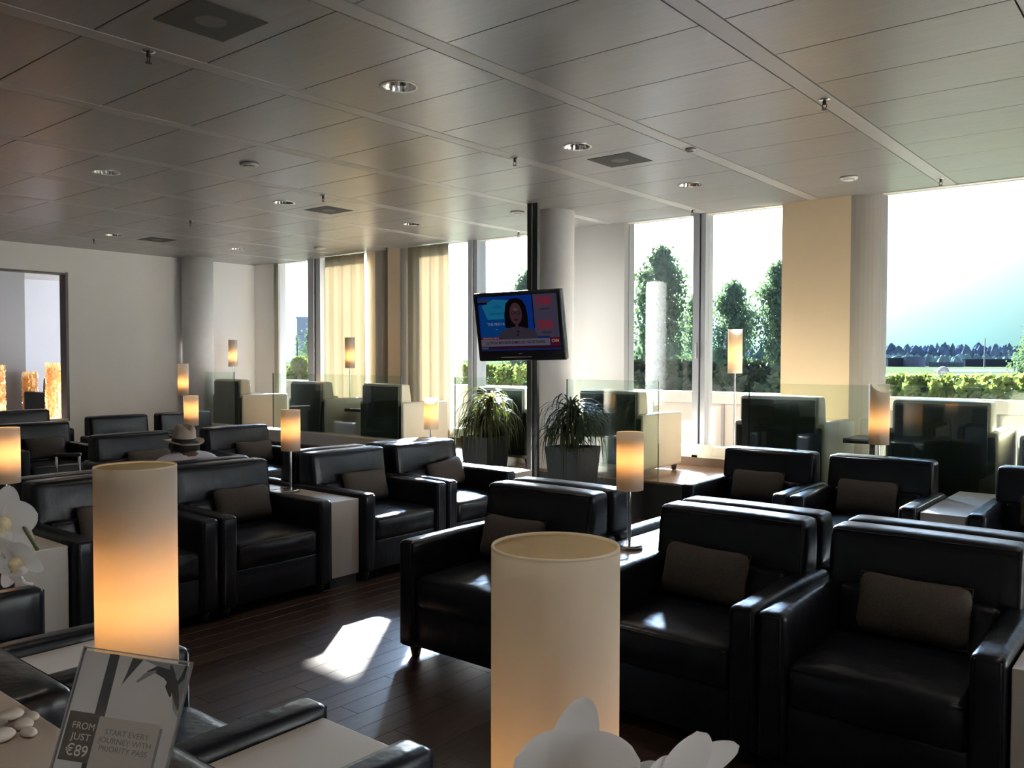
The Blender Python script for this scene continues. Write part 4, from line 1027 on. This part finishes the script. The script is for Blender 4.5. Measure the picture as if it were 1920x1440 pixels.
def hedge(c0, c1, wd, z0, z1, m, label, n, seed, cat='hedge', s_=.075):
    n = int(n*1.7)
    rnd = random.Random(seed); bm = bmesh.new(); c0 = Vector(c0); c1 = Vector(c1); d = (c1-c0); sd_ = Vector((-d.y, d.x, 0)).normalized()
    for k in range(n):
        t_ = rnd.random(); h_ = (z1-z0)*(.88+.12*math.sin(t_*23+seed)+.06*math.sin(t_*71)); a = rnd.random(); 
        if rnd.random() < .5: p = c0+d*t_+sd_*rnd.uniform(-wd, wd)/2+Vector((0, 0, z0+h_+rnd.uniform(-.08, .05)))
        else: p = c0+d*t_+sd_*rnd.choice((-wd, wd))/2*rnd.uniform(.85, 1.05)+Vector((0, 0, z0+h_*a))
        leaf(bm, p, s_*(.6+rnd.random()), rnd, .3)
    core = bmesh.new()
    o = tag(link('hedge', me_of(bm), m), label, cat, kind='stuff')
    ang = math.atan2(d.y, d.x); mid = (c0+c1)/2
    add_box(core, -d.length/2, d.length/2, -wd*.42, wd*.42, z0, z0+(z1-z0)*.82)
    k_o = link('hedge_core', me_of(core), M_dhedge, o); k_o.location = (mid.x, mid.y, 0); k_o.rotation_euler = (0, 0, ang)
def hp(u, y, z=0): 
    d = r2*((u-960)/1588.4)+fw; t_ = y/d.y; return (d.x*t_, y, z)
hedge(hp(1630, 12.6), hp(1800, 12.6), 1.2, .1, 1.22, M_hedge, 'bright yellow-green clipped hedge beyond the parapet left of the weather mast', 6000, 1)
hedge(hp(1790, 13.0), hp(1990, 11.9), 1.3, .1, 1.25, M_hedge, 'bright rising hedge beyond the parapet at the right edge', 7000, 2)
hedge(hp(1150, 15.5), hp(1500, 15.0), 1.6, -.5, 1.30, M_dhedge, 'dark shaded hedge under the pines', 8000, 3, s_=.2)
hedge(hp(520, 13.0), hp(640, 13.0), 1.0, .1, 1.27, M_hedge, 'low green ground cover in the far left window', 4000, 4)
hedge(hp(880, 13.0), hp(1010, 13.0), 1.0, .1, 1.32, M_hedge, 'green planting under the television, beyond the parapet', 4000, 5)
def bush(u, v, D, rp_, label, seed):
    rnd = random.Random(seed); c = at(u, v, D); r_ = rp_/1588.4*D; t = thing('topiary_bush', label, 'bush', (c.x, c.y, .0), 0, 'round clipped bushes in the far left window')
    bm = bmesh.new()
    for k in range(2600):
        d = Vector((rnd.gauss(0, 1), rnd.gauss(0, 1), rnd.gauss(0, 1))).normalized(); leaf(bm, Vector((0, 0, c.z))+d*r_*rnd.uniform(.8, 1.03), r_*.13, rnd, .3)
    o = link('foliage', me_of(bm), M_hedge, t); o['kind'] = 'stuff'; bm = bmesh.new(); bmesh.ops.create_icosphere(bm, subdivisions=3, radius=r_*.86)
    o2 = link('inner_mass', me_of(bm), M_dhedge, t); o2.location = (0, 0, c.z); link('trunk', tube_me([(0, 0, -.1), (0, 0, c.z)], .06, 7), M_bark, t)
bush(562, 684, 20, 17, 'round clipped bush left of the far left mullion', 1); bush(622, 686, 20, 18, 'round clipped bush right of the far left mullion', 2)
# blue-grey building seen in the far left window
b0 = at(556, 600, 60); 
bl = thing('office_building', 'blue-grey clad building seen in the far left window', 'building', (b0.x, b0.y, -6), R(50))
M_clad = mat('blue_cladding', (.36, .42, .70), .6); hh = at(556, 597, 60).z+6
link('building_core', box_me(.05, 2.35, .05, 8, 0, hh-.1), M_post, bl)
nr = 9
for r_ in range(nr):
    for c_ in range(2): link('cladding_panel', box_me(c_*1.2+.02, c_*1.2+1.16, 0, .08, hh/nr*r_+.04, hh/nr*(r_+1)), M_clad, bl)
link('roof_edge', box_me(-.05, 2.45, -.05, 8, hh, hh+.12), M_clad, bl)
# far tree belt and sheds across the airfield
def belt(v0, v1, u0, u1, D, m, label, n, seed, amp):
    rnd = random.Random(seed); bm = bmesh.new()
    for k in range(n):
        u = u0+(u1-u0)*(k+rnd.random())/n; hh_ = (v1+rnd.uniform(-amp, amp)*(1 if rnd.random() < .75 else 1.6)); c = at(u, v0, D+rnd.uniform(0, 60)); tp = at(u, hh_, D).z; r_ = rnd.uniform(3, 7)*D/800
        zs = [(-6, .8), ((tp+6)*.3-6, 1.0), ((tp+6)*.6-6, .85), ((tp+6)*.85-6, .5), (tp, .08)]
        rings = []
        for z, q in zs: rings.append([bm.verts.new((c.x+math.cos(a)*r_*q*rnd.uniform(.75, 1.25), c.y+math.sin(a)*r_*q*rnd.uniform(.75, 1.25), z+rnd.uniform(-1, 1))) for a in [2*PI*j/9 for j in range(9)]])
        for A, B in zip(rings, rings[1:]):
            for j in range(9): bm.faces.new((A[j], A[(j+1) % 9], B[(j+1) % 9], B[j]))
    tag(link('tree_belt', me_of(bm), m), label, 'trees', kind='stuff')
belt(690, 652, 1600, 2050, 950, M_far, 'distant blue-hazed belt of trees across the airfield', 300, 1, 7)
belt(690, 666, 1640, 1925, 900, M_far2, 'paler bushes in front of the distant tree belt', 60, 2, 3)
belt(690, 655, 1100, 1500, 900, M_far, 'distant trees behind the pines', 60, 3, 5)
def shed(u0, u1, v0, v1, D, label, m, strip=None):
    a = at(u0, v1, D); b = at(u1, v1, D); tp = at(u0, v0, D).z; t = thing('airfield_shed', label, 'building', (a.x, a.y, -6), math.atan2(b.y-a.y, b.x-a.x), 'airfield buildings')
    ln = (b-a).length; link('shed_wall', box_me(0, ln, 0, 6, 0, tp+6), m, t); link('shed_roof', box_me(-.3, ln+.3, -.3, 6.3, tp+6, tp+6.6), M_far, t)
    for k in range(strip or 0): link('shed_window', box_me(ln*(k+.2)/strip, ln*(k+.75)/strip, -.2, 0, (tp+6)*.25, (tp+6)*.75), M_far, t)
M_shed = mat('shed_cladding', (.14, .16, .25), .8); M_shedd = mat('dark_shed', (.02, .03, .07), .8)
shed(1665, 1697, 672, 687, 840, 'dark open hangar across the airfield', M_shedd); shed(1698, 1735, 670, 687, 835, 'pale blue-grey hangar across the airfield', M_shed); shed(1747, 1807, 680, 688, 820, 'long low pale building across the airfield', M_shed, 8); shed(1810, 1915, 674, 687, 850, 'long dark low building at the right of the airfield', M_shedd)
# small mast on the hedge wall and antenna
t = thing('weather_mast', 'small grey instrument mast with a round cap on the hedge line', 'mast', tuple(at(1768, 725, 15.3)), 0); t.location.z = 0
link('mast_pole', lathe_me([(.09, -6), (.07, 1.16), (.09, 1.17), (.09, 1.25)], 16), M_frame, t); bm = bmesh.new(); bmesh.ops.create_uvsphere(bm, u_segments=16, v_segments=10, radius=.1)
o = link('mast_cap', me_of(bm, smooth=True), M_frame, t); o.location = (0, 0, 1.32)
o = link('mast_arm', tube_me([(-1.1, 0, 1.10), (0, 0, 1.17), (.5, 0, 1.12)], .02, 6), M_frame, t)
a_ = at(1846, 687, 800); tag(link('antenna_mast', lathe_me([(.8, -6), (.4, at(1846, 634, 800).z)], 6, cx=a_.x, cy_=a_.y), M_shed), 'thin radio antenna above the distant trees', 'antenna')
